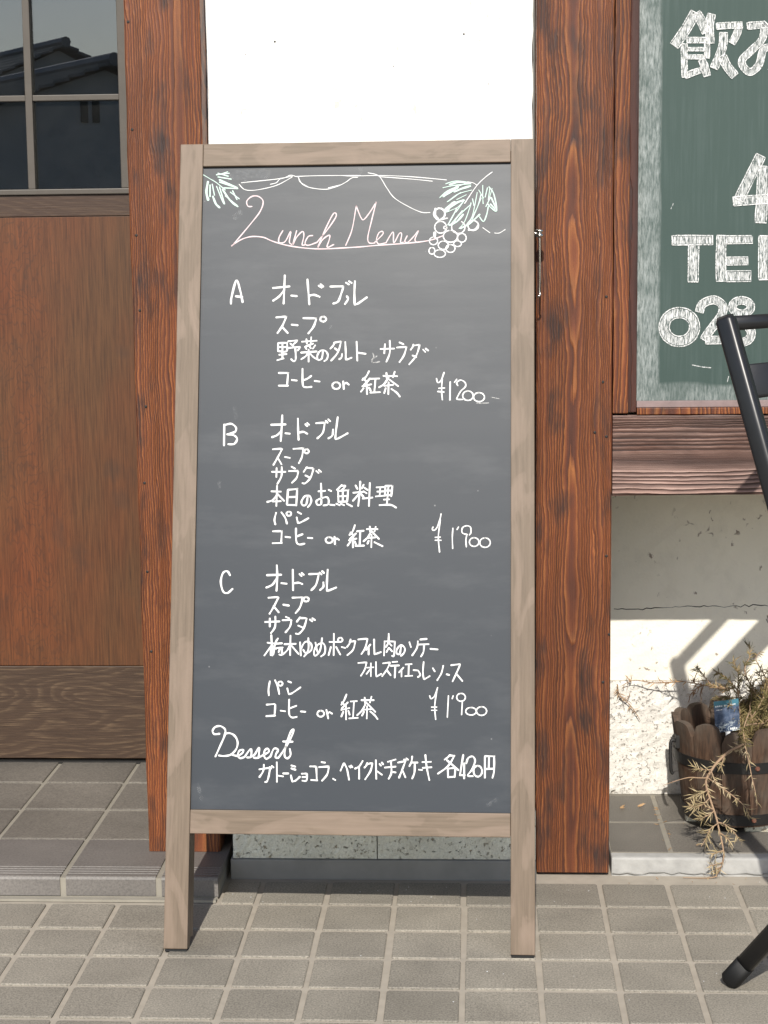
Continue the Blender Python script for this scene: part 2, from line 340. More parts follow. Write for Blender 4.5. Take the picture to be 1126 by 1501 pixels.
def label_mat():
    a = NT('blue_picture_label'); c = a.coord(); s3 = a.n('SeparateXYZ', {0: c})
    n = a.noise(c, 90, 4, .6); n2 = a.noise(c, 160, 3, .6, 1.)
    col = a.ramp(n, [(.3, (.035, .05, .085)), (.5, (.075, .105, .165)), (.68, (.16, .19, .27)), (.8, (.10, .24, .12))])
    top = a.ramp(s3.outputs['Z'], [(.044, 0), (.05, 1)]); col = a.mix(top, col, (.07, .20, .26))
    low = a.math('MULTIPLY', a.ramp(s3.outputs['Z'], [(.010, 1), (.02, 0)]), a.ramp(n2, [(.5, 0), (.56, 1)]))
    col = a.mix(low, col, (.6, .66, .66))
    return a.done(col, .25, spec=.5)
M['label'] = label_mat()
M['print'] = plain('white_print', (.75, .77, .77), .4)
M['rooftile'] = plain('grey_roof_tile', (.20, .20, .21), .4, var=.2, scale=6)
M['render_w'] = plain('pale_house_render', (.55, .54, .52), .8, var=.1, scale=4)
M['pane_dark'] = plain('dark_window', (.02, .022, .025), .15)

# ------------------------------------------------------------------ the ground
P = .108
road = tag(MB().box(-120, 120, -120, 40, -.9, -.035).build('road', M['asphalt']), kind='structure')
pav = tag(MB().box(-4, 4, -3.9, .30, -.3, -.0028).build('pavement', M['grout']), kind='structure')
def tile_mesh(name, w, d, h, r, bev, mat):
    o = rrect(w, d, r, 2); i = rrect(w-2*bev, d-2*bev, max(r-bev, .001), 2); n = len(o); mb = MB()
    vs = [(x, y, -h) for x, y in o]+[(x, y, -bev*.7) for x, y in o]+[(x, y, 0) for x, y in i]
    fs = [tuple(range(2*n, 3*n))]
    for k in (0, n): fs += [(k+j, k+(j+1) % n, k+n+(j+1) % n, k+n+j) for j in range(n)]
    me = mb.add(vs, fs).mesh(name); me.materials.append(mat); return me
TM = tile_mesh('paving_tile', .0995, .0995, .012, .004, .0016, M['tile'])
far = MB()
for r in range(0, 34):
    for c in range(-33, 33):
        x, y = (c+.5)*P, .108-(r+.5)*P
        if r < 10 and -15 <= c < 13:
            if y > .023-.05 and x < -.37: continue
            o = obj('paving_tile', TM, parent=pav, loc=(x+random.gauss(0, .0006), y+random.gauss(0, .0006), random.gauss(0, .00025)))
            o.rotation_euler = (random.gauss(0, .0022), random.gauss(0, .0022), random.gauss(0, .003))
        elif r >= 10 or x > -.37 or y < .02:
            k = len(far.v); far.v += [(v.co.x+x, v.co.y+y, v.co.z) for v in TM.vertices]; far.f += [tuple(i+k for i in p.vertices) for p in TM.polygons]
MB().box(-.3795, -.3285, .006, .1035, -.012, 0).build('paving_tile', M['tile'], pav, .0012)
fo = tag(far.build('paving_tiles_beyond', M['tile'], pav), kind='stuff')

# doorstep: nosing tiles with grooves, square tiles behind
ZS = .0347
step = tag(MB().box(-2.2, -.3875, .0255, .80, -.02, ZS-.0028).build('doorstep', M['grout_d']), kind='structure')
prof = [(.023, .0035), (.0225, .030), (.0245, .0335), (.0265, ZS)]
for g in range(4):
    y0 = .036+g*.0105; prof += [(y0, ZS), (y0+.0008, ZS-.0018), (y0+.0026, ZS-.0018), (y0+.0034, ZS)]
prof += [(.2045, ZS), (.2045, ZS-.012), (.03, ZS-.012), (.03, .0035)]
nm = MB().prism(prof, -.0715, .0715, lambda a, b, t: (t, a, b)).mesh('nosing_tile'); nm.materials.append(M['tile_n'])
XJ = -.5915                                                   # a joint between nosing tiles
XJ = onZ(93, 1283, ZS).x
for k in range(-10, 2):
    w0 = XJ+k*.1525; o = obj('nosing_tile', nm, parent=step, loc=(w0+.07625, random.gauss(0, .0006), random.gauss(0, .0003)))
    if k == 1: o.scale.x = ((-.386)-(w0+.0048))/.143; o.location.x = (w0+.0048-.386)/2
SM = tile_mesh('step_tile', .1445, .157, .012, .003, .0015, M['tile_d'])
for k in range(-10, 2):
    for j, yc in enumerate((.290, .455, .620)):
        w0 = XJ+k*.1525
        if k == 1 and j == 0: continue
        o = obj('step_tile', SM, parent=step, loc=(w0+.07625, yc, ZS+random.gauss(0, .0003))); o.rotation_euler = (random.gauss(0, .002), random.gauss(0, .002), random.gauss(0, .002))
MB().box(XJ+.1575, -.53, .212, .369, ZS-.012, ZS).build('step_tile', M['tile_d'], step, .0012)
mb = MB().prism([(0, 0), (-.07, .004), (-.16, 0), (-.5, .003), (-.9, -.002), (-1.7, .002), (-1.7, -.03), (0, -.03)], .0, .004, lambda u, v, t: (-.388+u, .019+v*.35+.0, t-.0015))
mb.build('mortar_joint', M['grout_d'], step)

# low ledge on the right
ZL = .0299
ledge = tag(MB().box(.2385, 2.4, .1502, .52, -.02, ZL-.0014).build('planter_ledge', M['mortar_w'], bevel=.004), kind='structure')
XC = onZ(970, 1207, ZL).x
LM = tile_mesh('ledge_tile', .1905, .1535, .010, .003, .0015, M['tile_d'])
for k in range(-1, 10):
    for j, yc in enumerate((.2505, .4115)):
        o = obj('ledge_tile', LM, parent=ledge, loc=(XC+.0985+k*.197, yc, ZL+random.gauss(0, .0003)))
        if k == -1: x0 = .2405; x1 = XC-.004; o.scale.x = (x1-x0)/.1905; o.location.x = (x0+x1)/2
MB().box(.2395, 2.39, .172, .515, ZL-.0012, ZL-.0006).build('joint_bed', M['grout_d'], ledge)
# crack along the foot of the ledge
mb = MB(); pts = []
for i in range(90):
    x = .24+i*.012; pts.append((x, .1470+random.gauss(0, .0007), .0010+random.random()*.0042))
mb.sweep(pts, [random.uniform(.0003, .0014) for _ in pts], 4).build('cracked_joint', M['concrete_d'], ledge)

# ------------------------------------------------------------------ the restaurant building
YP, YW, YD, YR = .146, .200, .660, .496
bld = thing('restaurant_building', 'white plastered restaurant front with reddish burnt cedar posts and half-glazed wooden door', 'building', (-.14, .3, 0))
def bpart(name, mb, mat, bevel=0, parent=None, smooth=False):
    o = mb.build(name, mat, parent or bld, bevel, 2, smooth)
    if parent is None: o.matrix_parent_inverse = Matrix.Translation(-bld.location)
    return o
def post_mesh(x0, x1, z0, wob):
    mb = MB(); n = 40; vs = []; fs = []
    for i in range(n+1):
        z = z0+(2.85-z0)*i/n; j = [random.gauss(0, wob) for _ in range(4)]
        c = .0022
        ring = [(x0+c+j[0], YP), (x1-c+j[1], YP), (x1+j[1], YP+c), (x1, .275), (x0, .275), (x0+j[0], YP+c)]
        vs += [(x, y, z) for x, y in ring]
    for i in range(n):
        for k in range(6): fs.append((i*6+k, i*6+(k+1) % 6, (i+1)*6+(k+1) % 6, (i+1)*6+k))
    fs += [tuple(range(6))[::-1], tuple(range(n*6, n*6+6))]
    return mb.add(vs, fs)
tag(bpart('post', post_mesh(-.5175, -.4000, ZS+.0006, .0005), M['post_l']), 'cedar post between the door and the white wall')
tag(bpart('post', post_mesh(.1165, .2345, .004, .0005), M['post_r']), 'cedar post with arched grain beside the green chalkboard')
nails = [(188, 32), (194, 190), (200, 345), (205, 455), (214, 596), (212, 708), (216, 838), (222, 955)]
nails_r = [(889, 435), (884, 560), (889, 640), (872, 634), (889, 815), (893, 930), (884, 1000), (833, 365)]
nb = MB().sweep([(0, 0, 0), (0, -.0008, 0), (0, -.0014, 0)], [.0023, .0023, .0012], 8).mesh('nail'); nb.materials.append(M['iron'])
for p_ in nails+nails_r[:7]:
    q = onY(p_[0], p_[1], YP); o = obj('nail', nb, parent=bld, loc=q-bld.location+V((0, .0003, 0)))
# plaster between the posts, with a ragged edge beside the right post
mb = MB(); n = 120; e0, e1 = [], []
for i in range(n+1):
    z = .112+(2.85-.112)*i/n
    e0.append((-.3995+abs(random.gauss(0, .0007)), z)); e1.append((.1165-.0035-abs(random.gauss(0, .0014)), z))
poly = e0[::-1]+e1
vs = [(x, YW, z) for x, z in e0]+[(x, YW, z) for x, z in e1]+[(x, YW+.05, z) for x, z in e0]+[(x, YW+.05, z) for x, z in e1]
N = n+1; fs = []
for i in range(n): fs += [(i, N+i, N+i+1, i+1), (i, i+1, 2*N+i+1, 2*N+i), (N+i, 3*N+i, 3*N+i+1, N+i+1)]
bpart('plaster_wall', mb.add(vs, fs), M['plaster'])
bpart('wall_core', MB().box(-.3998, .1163, YW+.0503, .272, 0, 2.85), M['concrete_d'])
for x, y, s in ((403, 61, .0017), (680, 50, .0016), (577, 97, .0009), (716, 123, .0008), (360, 80, .0007), (396, 118, .0006)):
    q = onY(x, y, YW); bpart('speck', MB().sweep([q+V((0, .0004, 0)), q-V((0, .0006, 0))], s, 6), M['iron'])
# stone base under the plaster
base = thing('stone_base', None, None); base.parent = bld; base.location = (0, 0, 0); base.matrix_parent_inverse = Matrix.Translation(-bld.location)
def rough_block(x0, x1, y0, y1, z0, z1, nx, nz, amp):
    mb = MB(); vs, fs = [], []
    for j in range(nz+1):
        for i in range(nx+1):
            ed = i in (0, nx) or j in (0, nz)
            vs.append((x0+(x1-x0)*i/nx, y0+(.0018 if ed else random.gauss(0, amp)), z0+(z1-z0)*j/nz))
    k = len(vs); vs += [(x0, y1, z0), (x1, y1, z0), (x1, y1, z1), (x0, y1, z1)]
    for j in range(nz):
        for i in range(nx):
            q = j*(nx+1)+i; fs.append((q, q+1, q+nx+2, q+nx+1))
    bot = list(range(nx+1)); top = [nz*(nx+1)+i for i in range(nx+1)]; lf = [j*(nx+1) for j in range(nz+1)]; rt = [j*(nx+1)+nx for j in range(nz+1)]
    fs += [tuple(bot[::-1]+[k, k+1]), tuple(top+[k+2, k+3]), tuple(lf+[k+3, k]), tuple(rt[::-1]+[k+1, k+2])]
    return mb.add(vs, fs)
xj = onY(553, 1250, .128).x
rough_block(-.376, xj-.0008, .128, .199, .0305, .111, 40, 9, .0006).build('stone_block', M['tuff_g'], base)
rough_block(xj+.0008, .1150, .128, .199, .0305, .111, 34, 9, .0006).build('stone_block', M['tuff_g'], base)
MB().box(-.380, .1155, .1235, .199, -.01, .0298).build('concrete_plinth', M['concrete_d'], base, .002)

# door: glazed top, brown panel, kick board
door = thing('door', None, None); door.parent = bld; door.matrix_parent_inverse = Matrix.Translation(-bld.location)
def zx(x, y, Y=YD): q = onY(x, y, Y); return q.x, q.z
zk0 = ZS+.012; zk1 = zx(100, 976)[1]; zp1 = zx(100, 317)[1]; zr1 = zx(100, 285)[1]; zs1 = zx(100, 277)[1]
xr = zx(176, 200)[0]; XL = -1.72
MB().box(XL, -.50, YD, YD+.032, zk0, zk1-.0006).build('kick_board', M['door_kick'], door, .0012)
MB().box(XL, -.50, YD+.003, YD+.030, zk1, zp1-.0006).build('lower_panel', M['door_panel'], door, .0008)
MB().box(XL, -.50, YD+.001, YD+.032, zp1, zr1-.0006).build('middle_rail', M['door_rail'], door, .001)
MB().box(XL, -.50, YD-.004, YD+.032, zr1, zs1).build('sash_rail', M['sash'], door, .0015)
MB().box(xr, -.50, YD-.002, YD+.032, zs1+.0004, 1.96).build('sash_stile', M['sash'], door, .0015)
xm = zx(42, 140)[0]; zm_ = zx(100, 143)[1]; pw = xr-xm; ph = zm_-zs1+.002
xs = [xm-k*pw for k in range(0, 5)]; zs_ = [zm_]+[zm_+.185*k for k in range(1, 4)]
for x in xs: MB().box(x-.0066, x+.0066, YD-.001, YD+.030, zs1+.0004, 1.955).build('glazing_bar', M['sash'], door, .0012)
xe = [XL+.03]+sorted(xs)+[xr]
for z in zs_:
    for a, b in zip(xe[:-1], xe[1:]):
        MB().box(a+(.0068 if a in xs else 0), b-(.0068 if b in xs else .0002), YD+.0005, YD+.028, z-.0052, z+.0052).build('glazing_bar', M['sash'], door, .0012)
ze = [zs1]+zs_+[1.96]
for za, zb in zip(ze[:-1], ze[1:]):
    for a, b in zip(xe[:-1], xe[1:]):
        if zb-za > .03: MB().box(a+.001, b-.001, YD+.012, YD+.016, za+.001, zb-.001).build('pane', M['glass'], door)
MB().box(XL, -.50, YD-.004, YD+.032, 1.9605, 2.03).build('top_rail', M['sash'], door, .0015)
# recess round the door, dark room behind
bpart('door_jamb', MB().box(-.5172, -.4965, .2755, .80, ZS, 2.85), M['door_rail'])
bpart('door_lintel', MB().box(-2.2, -.518, .15, .75, 2.035, 2.2), M['door_rail'])
bpart('upper_wall', MB().box(-2.2, -.518, .2, .75, 2.2005, 2.85), M['plaster'])
bpart('post', MB().box(-2.32, -2.2005, .15, .80, 0, 2.85), M['post_l'])
bpart('threshold', MB().box(-2.2, -.5175, .672, .80, .0, ZS+.006), M['iron'])
room = MB().box(-2.4, 2.5, .80, 4.0, -.05, 2.85); room.f = [f for f in room.f if f != (0, 1, 5, 4)]
bpart('interior_wall', room, M['dark_room'])
bpart('inner_partition', MB().box(-.4960, 2.5, .79, .799, 0, 2.85), M['dark_room'])
# right bay: beam, recessed wall, stone below
ZB0, ZB1 = onY(1000, 726, .150).z, onY(1000, 609, .150).z
mb = MB(); n = 60; ring = 6; vs = []; fs = []
for i in range(n+1):
    x = .2362+i*(2.3/n); j = [random.gauss(0, .0006) for _ in range(4)]
    c = .003; vs += [(x, .150+j[0]*.3, ZB0+c+j[0]), (x, .150+j[1]*.3, ZB1-c+j[1]), (x, .150+c, ZB1+j[1]), (x, .300, ZB1), (x, .300, ZB0), (x, .150+c, ZB0+j[0])]
for i in range(n):
    for k in range(6): fs.append((i*6+k, i*6+(k+1) % 6, (i+1)*6+(k+1) % 6, (i+1)*6+k))
fs += [tuple(range(6))[::-1], tuple(range(n*6, n*6+6))]
tag(bpart('beam', mb.add(vs, fs), M['beam']), 'weathered pinkish-grey horizontal beam under the green chalkboard')
zst = onY(980, 998, YR).z
bpart('bay_wall', MB().box(.2352, 2.5, .205, .49, ZB1-.06, 2.85), M['plaster'])
mb = MB(); vs = []; fs = []; nx, nz = 110, 30
for j in range(nz+1):
    for i in range(nx+1): vs.append((.2352+2.2*i/nx, YR+random.gauss(0, .0005), zst+.0007+(.72-zst)*j/nz))
for j in range(nz):
    for i in range(nx): q = j*(nx+1)+i; fs.append((q, q+1, q+nx+2, q+nx+1))
bpart('lower_plaster_wall', mb.add(vs, fs), M['plaster_low'])
bpart('wall_core', MB().box(.2353, 2.5, YR+.008, .788, 0, .70), M['concrete_d'])
cr = MB(); pts = []                                          # crack across the shaded plaster
for i in range(70):
    q = onY(900+i*6, 893-i*.19*(1 if i < 20 else .8)+random.gauss(0, 1.2), YR); pts.append(q+V((0, .0003, 0)))
bpart('plaster_crack', cr.sweep(pts, .0009, 4), M['iron'])
st2 = thing('stone_footing', None, None); st2.parent = bld; st2.matrix_parent_inverse = Matrix.Translation(-bld.location)
for a, b in ((.2356, .873), (.8745, 1.6), (1.6015, 2.4)):
    rough_block(a, b, YR-.003, YR+.006, ZL+.0005, zst, 70, 24, .0007).build('stone_block', M['tuff'], st2)
# roof above the picture
bpart('eave', MB().box(-2.6, 2.6, -.25, 4.1, 2.8515, 2.95), M['door_rail'])
bpart('roof', MB().prism([(-.35, 2.9515), (4.2, 2.9515), (2.0, 3.9)], -2.7, 2.7, lambda a, b, t: (t, a, b)), M['rooftile'])

# ------------------------------------------------------------------ strokes of writing
def cat(pts, sub=6):
    if len(pts) < 3: return pts
    out = []; P_ = [pts[0]]+list(pts)+[pts[-1]]
    for i in range(1, len(P_)-2):
        p0, p1, p2, p3 = P_[i-1:i+3]
        for k in range(sub):
            t = k/sub; t2, t3 = t*t, t*t*t
            out.append(tuple(.5*(2*b+(c-a)*t+(2*a-5*b+4*c-d)*t2+(3*b-a-3*c+d)*t3) for a, b, c, d in zip(p0, p1, p2, p3)))
    return out+[pts[-1]]
def ell(cx, cy, rx, ry, a0=-100, sweep=375):
    return [(cx+rx*math.cos(math.radians(a0+sweep*i/14)), cy+ry*math.sin(math.radians(a0+sweep*i/14))) for i in range(15)]
def ribbon(mb, pts, wd, fn, z):
    """flat stroke of width wd (same unit as pts) with round ends; fn(x,y,z) places it"""
    pts = [p for i, p in enumerate(pts) if i == 0 or (p[0]-pts[i-1][0])**2+(p[1]-pts[i-1][1])**2 > 1e-6]
    n = len(pts); L, R_ = [], []
    for i in range(n):
        a, b = pts[max(i-1, 0)], pts[min(i+1, n-1)]; dx, dy = b[0]-a[0], b[1]-a[1]; l = math.hypot(dx, dy) or 1
        h = wd/2*(1+.13*math.sin(i*.9+pts[0][0])+.10*math.sin(i*.37+pts[0][1])); nx_, ny_ = -dy/l*h, dx/l*h
        L.append((pts[i][0]+nx_, pts[i][1]+ny_)); R_.append((pts[i][0]-nx_, pts[i][1]-ny_))
    vs = [fn(x, y, z) for x, y in L]+[fn(x, y, z) for x, y in R_]
    mb.add(vs, [(i, i+1, n+i+1, n+i) for i in range(n-1)])
    for e, o in ((0, 1), (n-1, -1)):
        a = pts[e]; b = pts[e+o] if n > 1 else (a[0]+1, a[1]); ang = math.atan2(a[1]-b[1], a[0]-b[0])
        arc = [(a[0]+wd/2*math.cos(ang+t), a[1]+wd/2*math.sin(ang+t)) for t in (-1.57, -.9, -.3, .3, .9, 1.57)]
        mb.add([fn(x, y, z) for x, y in arc], [tuple(range(6))])

# ------------------------------------------------------------------ menu board leaning on the posts
A = onZ(240, 1396, 0); B = onZ(784, 1406, 0); T = onY(520, 207, .095)
ex = (B-A).normalized(); nn = (B-A).cross(T-A).normalized(); nn = -nn if nn.y > 0 else nn; ey = nn.cross(ex)
BM = Matrix((ex, ey, nn)).transposed().to_4x4(); BM.translation = A
menu = thing('menu_board', 'tall wood-framed blackboard with handwritten Japanese lunch menu leaning against the cedar posts', 'menu board')
menu.matrix_world = BM; BI = BM.inverted()
W_, H_ = .5376, 1.2095
def bp(name, x0, x1, y0, y1, z0, z1, mat, bev=.0012): return MB().box(x0, x1, y0, y1, z0, z1).build(name, mat, menu, bev)
bp('stile', -.0005, .0345, .0052, H_, -.022, 0, M['bw_v']); bp('stile', W_-.0345, W_+.0005, .0052, H_, -.022, 0, M['bw_v'])
bp('rail', .0348, W_-.0348, H_-.0352, H_, -.022, -.0004, M['bw_h']); bp('rail', .0348, W_-.0348, .171, .2055, -.022, -.0004, M['bw_h'])
panel = bp('panel', .0346, W_-.0346, .2058, H_-.0355, -.0115, -.0062, M['slate'], 0)
for x0, x1 in ((.0, .0345), (W_-.0345, W_)):
    bp('rubber_foot', x0+.001, x1-.001, .0008, .0050, -.020, -.003, M['rubber'], .0008)
for x0, x1 in ((.001, .034), (W_-.034, W_-.001)): bp('rear_stile', x0, x1, .0185, H_-.006, -.0475, -.0245, M['bw_v'])
for y0, y1 in ((.172, .206), (H_-.045, H_-.010)): bp('rear_rail', .0343, W_-.0343, y0, y1, -.047, -.025, M['bw_h'])
bp('rear_panel', .0345, W_-.0345, .2063, H_-.0453, -.038, -.034, M['slate'], 0)
ZT = -.0062
def onboard(x, y, z):
    q = BI @ onP(x, y, BM @ V((0, 0, ZT)), nn); return (q.x, q.y, ZT+z)
def lettering(x0, y0, sc, width, strokes, mat, z=.0004, smooth=True, name='chalk_lettering'):
    groups = []                                              # strokes that stand far apart become separate pieces
    for i, s_ in enumerate(strokes):
        k_ = .66 if name == 'chalk_drawing' else .68 if mat is M['marker_p'] else .78; wd = width*k_
        if isinstance(s_[0], (int, float)): wd, s_ = width*k_*s_[0], s_[1]
        pts = [(x0+a/sc, y0+b/sc) for a, b in s_]; bx_ = [min(p[0] for p in pts), max(p[0] for p in pts), min(p[1] for p in pts), max(p[1] for p in pts)]
        items = [(i, wd, pts)]
        for g_ in groups[:]:
            o_ = g_[0]
            if bx_[0]-13 < o_[1] and bx_[1]+13 > o_[0] and bx_[2]-13 < o_[3] and bx_[3]+13 > o_[2]:
                items += g_[1]; bx_ = [min(bx_[0], o_[0]), max(bx_[1], o_[1]), min(bx_[2], o_[2]), max(bx_[3], o_[3])]; groups.remove(g_)
        groups.append((bx_, items))
    for _, items in groups:
        mb = MB()
        for i, wd, pts in items: ribbon(mb, cat(pts) if smooth else pts, wd, onboard, z+(i % 7)*.00003)
        mb.build(name, mat, panel)
S4 = 1126/240
lettering(320, 395, S4, 3.6, [[(88,235),(92,190),(125,75),(150,140),(168,225)],[(122,185),(165,190)],
 [(378,128),(490,117)],[(458,42),(455,120),(450,235)],[(455,140),(420,185),(378,215)],[(503,180),(540,184)],
 [(614,70),(620,150),(627,240)],[(628,180),(660,175),(697,188)],[(692,112),(710,125)],[(705,103),(722,118)],
 [(772,118),(855,117),(860,122),(845,170),(825,220),(792,235)],[(880,92),(898,103)],[(900,82),(917,93)],
 [(885,185),(893,205),(872,238)],[(940,82),(937,150),(938,236),(945,240),(965,232),(1022,192)]], M['marker'])
lettering(320, 395, S4, 3.4, [[(400,330),(463,325),(467,328),(440,390),(408,437)],[(440,395),(478,437)],[(506,380),(546,384)],
 [(586,335),(670,337),(674,342),(655,395),(620,440)],ell(722,342,20,17)], M['marker'])
lettering(395, 485, S4, 3.0, [[(60,85),(60,140)],[(60,85),(119,82),(122,85),(118,140),(65,140)],[(60,112),(120,112)],[(90,85),(90,190)],[(68,165),(118,160)],[(55,202),(98,190)],
 [(130,72),(186,67),(190,70),(160,98)],[(145,88),(165,105)],[(130,118),(206,111),(210,114),(195,135)],[(178,115),(181,160),(180,200),(165,208),(150,195)],
 [(225,75),(325,68)],[(255,58),(258,88)],[(288,45),(285,85)],[(300,88),(250,108)],[(245,110),(255,125)],[(275,105),(285,120)],[(315,100),(300,122)],[(218,150),(325,142)],[(270,130),(270,212)],[(268,150),(250,175),(220,195)],[(275,150),(300,178),(325,195)],
 [(368,145),(360,190),(335,200),(330,170),(350,138),(385,138),(402,165),(395,195),(378,208)],
 [(448,80),(440,100),(420,122)],[(445,82),(488,74),(492,78),(470,150),(425,205)],[(450,120),(475,140)],[(500,160),(495,185),(480,195)],[(522,78),(525,140),(526,195),(532,198),(565,185)],
 [(600,75),(605,205)],[(603,150),(662,158)],[(765,125),(858,122)],[(795,92),(790,155)],[(828,68),(828,150),(805,212)],
 [(895,80),(922,92)],[(878,115),(938,111),(942,115),(925,170),(895,215)],[(990,95),(985,112),(972,130)],[(988,102),(1028,97),(1032,101),(1010,170),(962,230)],[(985,170),(1010,180)],[(1058,130),(1072,145)],[(1075,122),(1092,136)]], M['marker'])
lettering(395, 485, S4, 2.4, [[(712,155),(720,180)],[(740,172),(708,195),(712,218),(758,212)]], M['marker_f'])
def coffee(x0, y0, sc, wd, strokes): lettering(x0, y0, sc, wd, strokes, M['marker'])
coffee(395, 485, S4, 3.2, [[(65,290),(124,290),(128,294),(122,375)],[(65,377),(128,377)],[(155,338),(188,342)],[(228,262),(230,370),(250,388),(290,385)],[(232,340),(260,330),(288,310)],[(312,345),(345,349)],
 ell(460,377,27,23),[(508,348),(512,400)],[(512,370),(528,358),(546,370)],
 [(685,278),(665,315),(640,338)],[(645,328),(672,352)],[(692,328),(650,374)],[(640,382),(700,368)],[(668,358),(672,435)],[(648,395),(630,418)],[(685,390),(697,412)],[(700,330),(755,328)],[(730,330),(722,420)],[(695,425),(760,422)],
 [(785,310),(878,312)],[(805,290),(808,325)],[(862,282),(850,318)],[(820,320),(790,365),(755,388)],[(825,335),(885,380)],[(790,378),(850,372)],[(820,355),(818,435)],[(800,395),(790,428)],[(840,400),(875,425),(897,452)]])
S9 = 1126/120
yen = lettering(620, 530, S9, 2.5, [[(188,235),(205,290),(250,260),(292,150)],[(265,240),(258,400),(268,525)],[(220,368),(298,364)],[(205,412),(290,420)],[(376,280),(372,530)],[(465,245),(435,285)],
 [(480,330),(465,290),(520,255),(580,290),(585,345),(520,410),(470,500),(480,520),(545,522)],ell(620,470,72,65),ell(772,490,75,62)], M['marker'])
lettering(620, 530, S9, 1.6, [[(740,574),(905,570)],[(940,490),(1050,512)]], M['marker_f'])
lettering(320, 600, S4, 3.4, [[(42,105),(40,248)],[(45,108),(90,100),(122,125),(115,155),(62,172)],[(65,172),(110,180),(130,205),(110,238),(70,240)],
 [(365,107),(463,104)],[(441,42),(437,120),(430,218)],[(432,150),(405,178),(370,192)],[(463,165),(492,168)],[(548,65),(550,150),(553,210)],[(553,162),(585,155),(612,168)],[(600,103),(612,115)],[(613,95),(624,106)],
 [(674,96),(728,92),(732,96),(720,160),(682,200)],[(740,80),(752,92)],[(758,70),(770,82)],[(790,140),(785,180),(758,200)],[(822,55),(810,150),(806,198),(812,203),(830,198),(890,165)]], M['marker'])
lettering(320, 600, S4, 3.2, [[(377,275),(434,271),(438,275),(410,330),(380,382)],[(408,330),(435,378)],[(460,328),(492,334)],[(518,272),(581,269),(585,273),(575,330),(555,370)],ell(608,289,15,14)], M['marker'])
lettering(320, 600, S4, 3.1, [[(370,430),(462,430)],[(402,405),(400,465)],[(437,398),(435,460),(407,513)],[(505,395),(528,408)],[(487,425),(546,424),(550,428),(540,470),(508,505)],[(610,398),(588,430)],[(605,402),(651,406),(655,410),(635,470),(600,508),(580,508)],[(600,455),(630,470)],[(675,425),(690,437)],[(692,417),(707,430)]], M['marker'])
lettering(385, 700, S4, 3.2, [[(62,95),(125,97)],[(100,58),(95,195)],[(98,120),(70,155),(32,168)],[(100,110),(148,160)],[(72,165),(125,163)],
 [(175,85),(168,185)],[(175,85),(234,80),(238,83),(232,192)],[(172,135),(232,133)],[(170,188),(232,190)],[(310,135),(300,185),(275,190),(268,165),(290,130),(320,125),(335,150),(330,180),(312,203)],
 [(385,95),(430,92)],[(402,42),(405,150),(400,185),(375,185),(372,160),(400,145),(440,135),(455,155),(450,185),(420,192)],[(455,85),(472,93)],
 [(545,52),(512,85)],[(540,58),(570,58),(548,85)],[(520,95),(522,165)],[(520,92),(584,88),(588,91),(582,165)],[(520,130),(585,127)],[(552,90),(552,165)],[(522,167),(582,165)],[(465,187),(495,190)],[(508,180),(530,190)],[(538,180),(560,190)],[(580,180),(615,198)],
 [(640,55),(652,78)],[(695,50),(682,75)],[(625,105),(695,98)],[(672,28),(668,100),(658,195)],[(665,110),(622,160)],[(675,110),(695,135)],[(700,70),(722,85)],[(695,95),(715,108)],[(690,145),(755,138)],[(738,38),(732,195)],
 [(785,68),(835,66)],[(790,97),(832,95)],[(810,68),(805,125)],[(780,130),(835,125)],[(845,60),(842,125)],[(845,58),(889,56),(893,59),(885,128)],[(845,90),(888,90)],[(845,122),(886,122)],[(866,60),(855,185)],[(835,152),(870,150)],[(805,190),(880,188),(918,207)]], M['marker'])
lettering(385, 700, S4, 3.2, [[(93,243),(82,290),(88,322)],[(130,240),(155,275),(168,317)],ell(181,249,16,14),[(243,238),(265,250)],[(235,275),(243,308),(250,312),(270,305),(315,280)]], M['marker'])
coffee(385, 700, S4, 3.2, [[(72,370),(128,369),(132,373),(128,450)],[(70,452),(132,450)],[(158,408),(190,412)],[(230,350),(232,435),(250,460),(288,455)],[(235,405),(275,390)],[(312,415),(342,417)],ell(458,430,24,20),[(495,408),(498,458)],[(498,430),(510,420),(525,428)],
 [(635,328),(620,370),(598,395)],[(605,378),(630,400)],[(642,385),(602,422)],[(595,432),(645,420)],[(622,408),(622,480)],[(605,440),(585,468)],[(635,440),(642,460)],[(650,370),(695,366)],[(672,370),(668,465)],[(640,470),(698,468)],
 [(718,355),(790,355)],[(738,338),(740,370)],[(778,340),(770,370)],[(750,365),(725,410),(695,438)],[(755,375),(800,422)],[(725,415),(775,412)],[(750,395),(748,478)],[(730,435),(722,455)],[(770,445),(800,460),(825,472)]])
lettering(620, 740, S9, 2.3, [[(140,305),(130,335),(155,352),(195,310),(235,200),(250,125)],[(240,210),(215,400),(215,500),(230,650)],[(170,448),(240,444)],[(170,488),(250,488)],[(413,322),(405,450),(410,600)],[(490,305),(470,340)],
 [(640,415),(660,380),(655,310),(605,288),(550,310),(535,360),(555,395),(610,408)],[(606,408),(592,480),(598,578)],ell(705,512,65,60),ell(855,520,72,65)], M['marker'])
lettering(310, 825, S4, 3.4, [[(128,85),(110,58),(80,70),(65,130),(80,195),(110,208),(145,180)],[(382,85),(480,82)],[(450,18),(453,100),(448,192)],[(450,105),(420,150),(378,170)],[(482,140),(517,144)],[(560,48),(562,188)],[(565,142),(600,137),(625,146)],[(607,78),(620,90)],[(622,70),(635,82)],
 [(672,78),(734,76),(738,80),(720,150),(688,188)],[(745,68),(757,80)],[(762,58),(774,70)],[(770,135),(770,165),(748,187)],[(800,48),(795,130),(795,188),(802,192),(858,170)]], M['marker'])
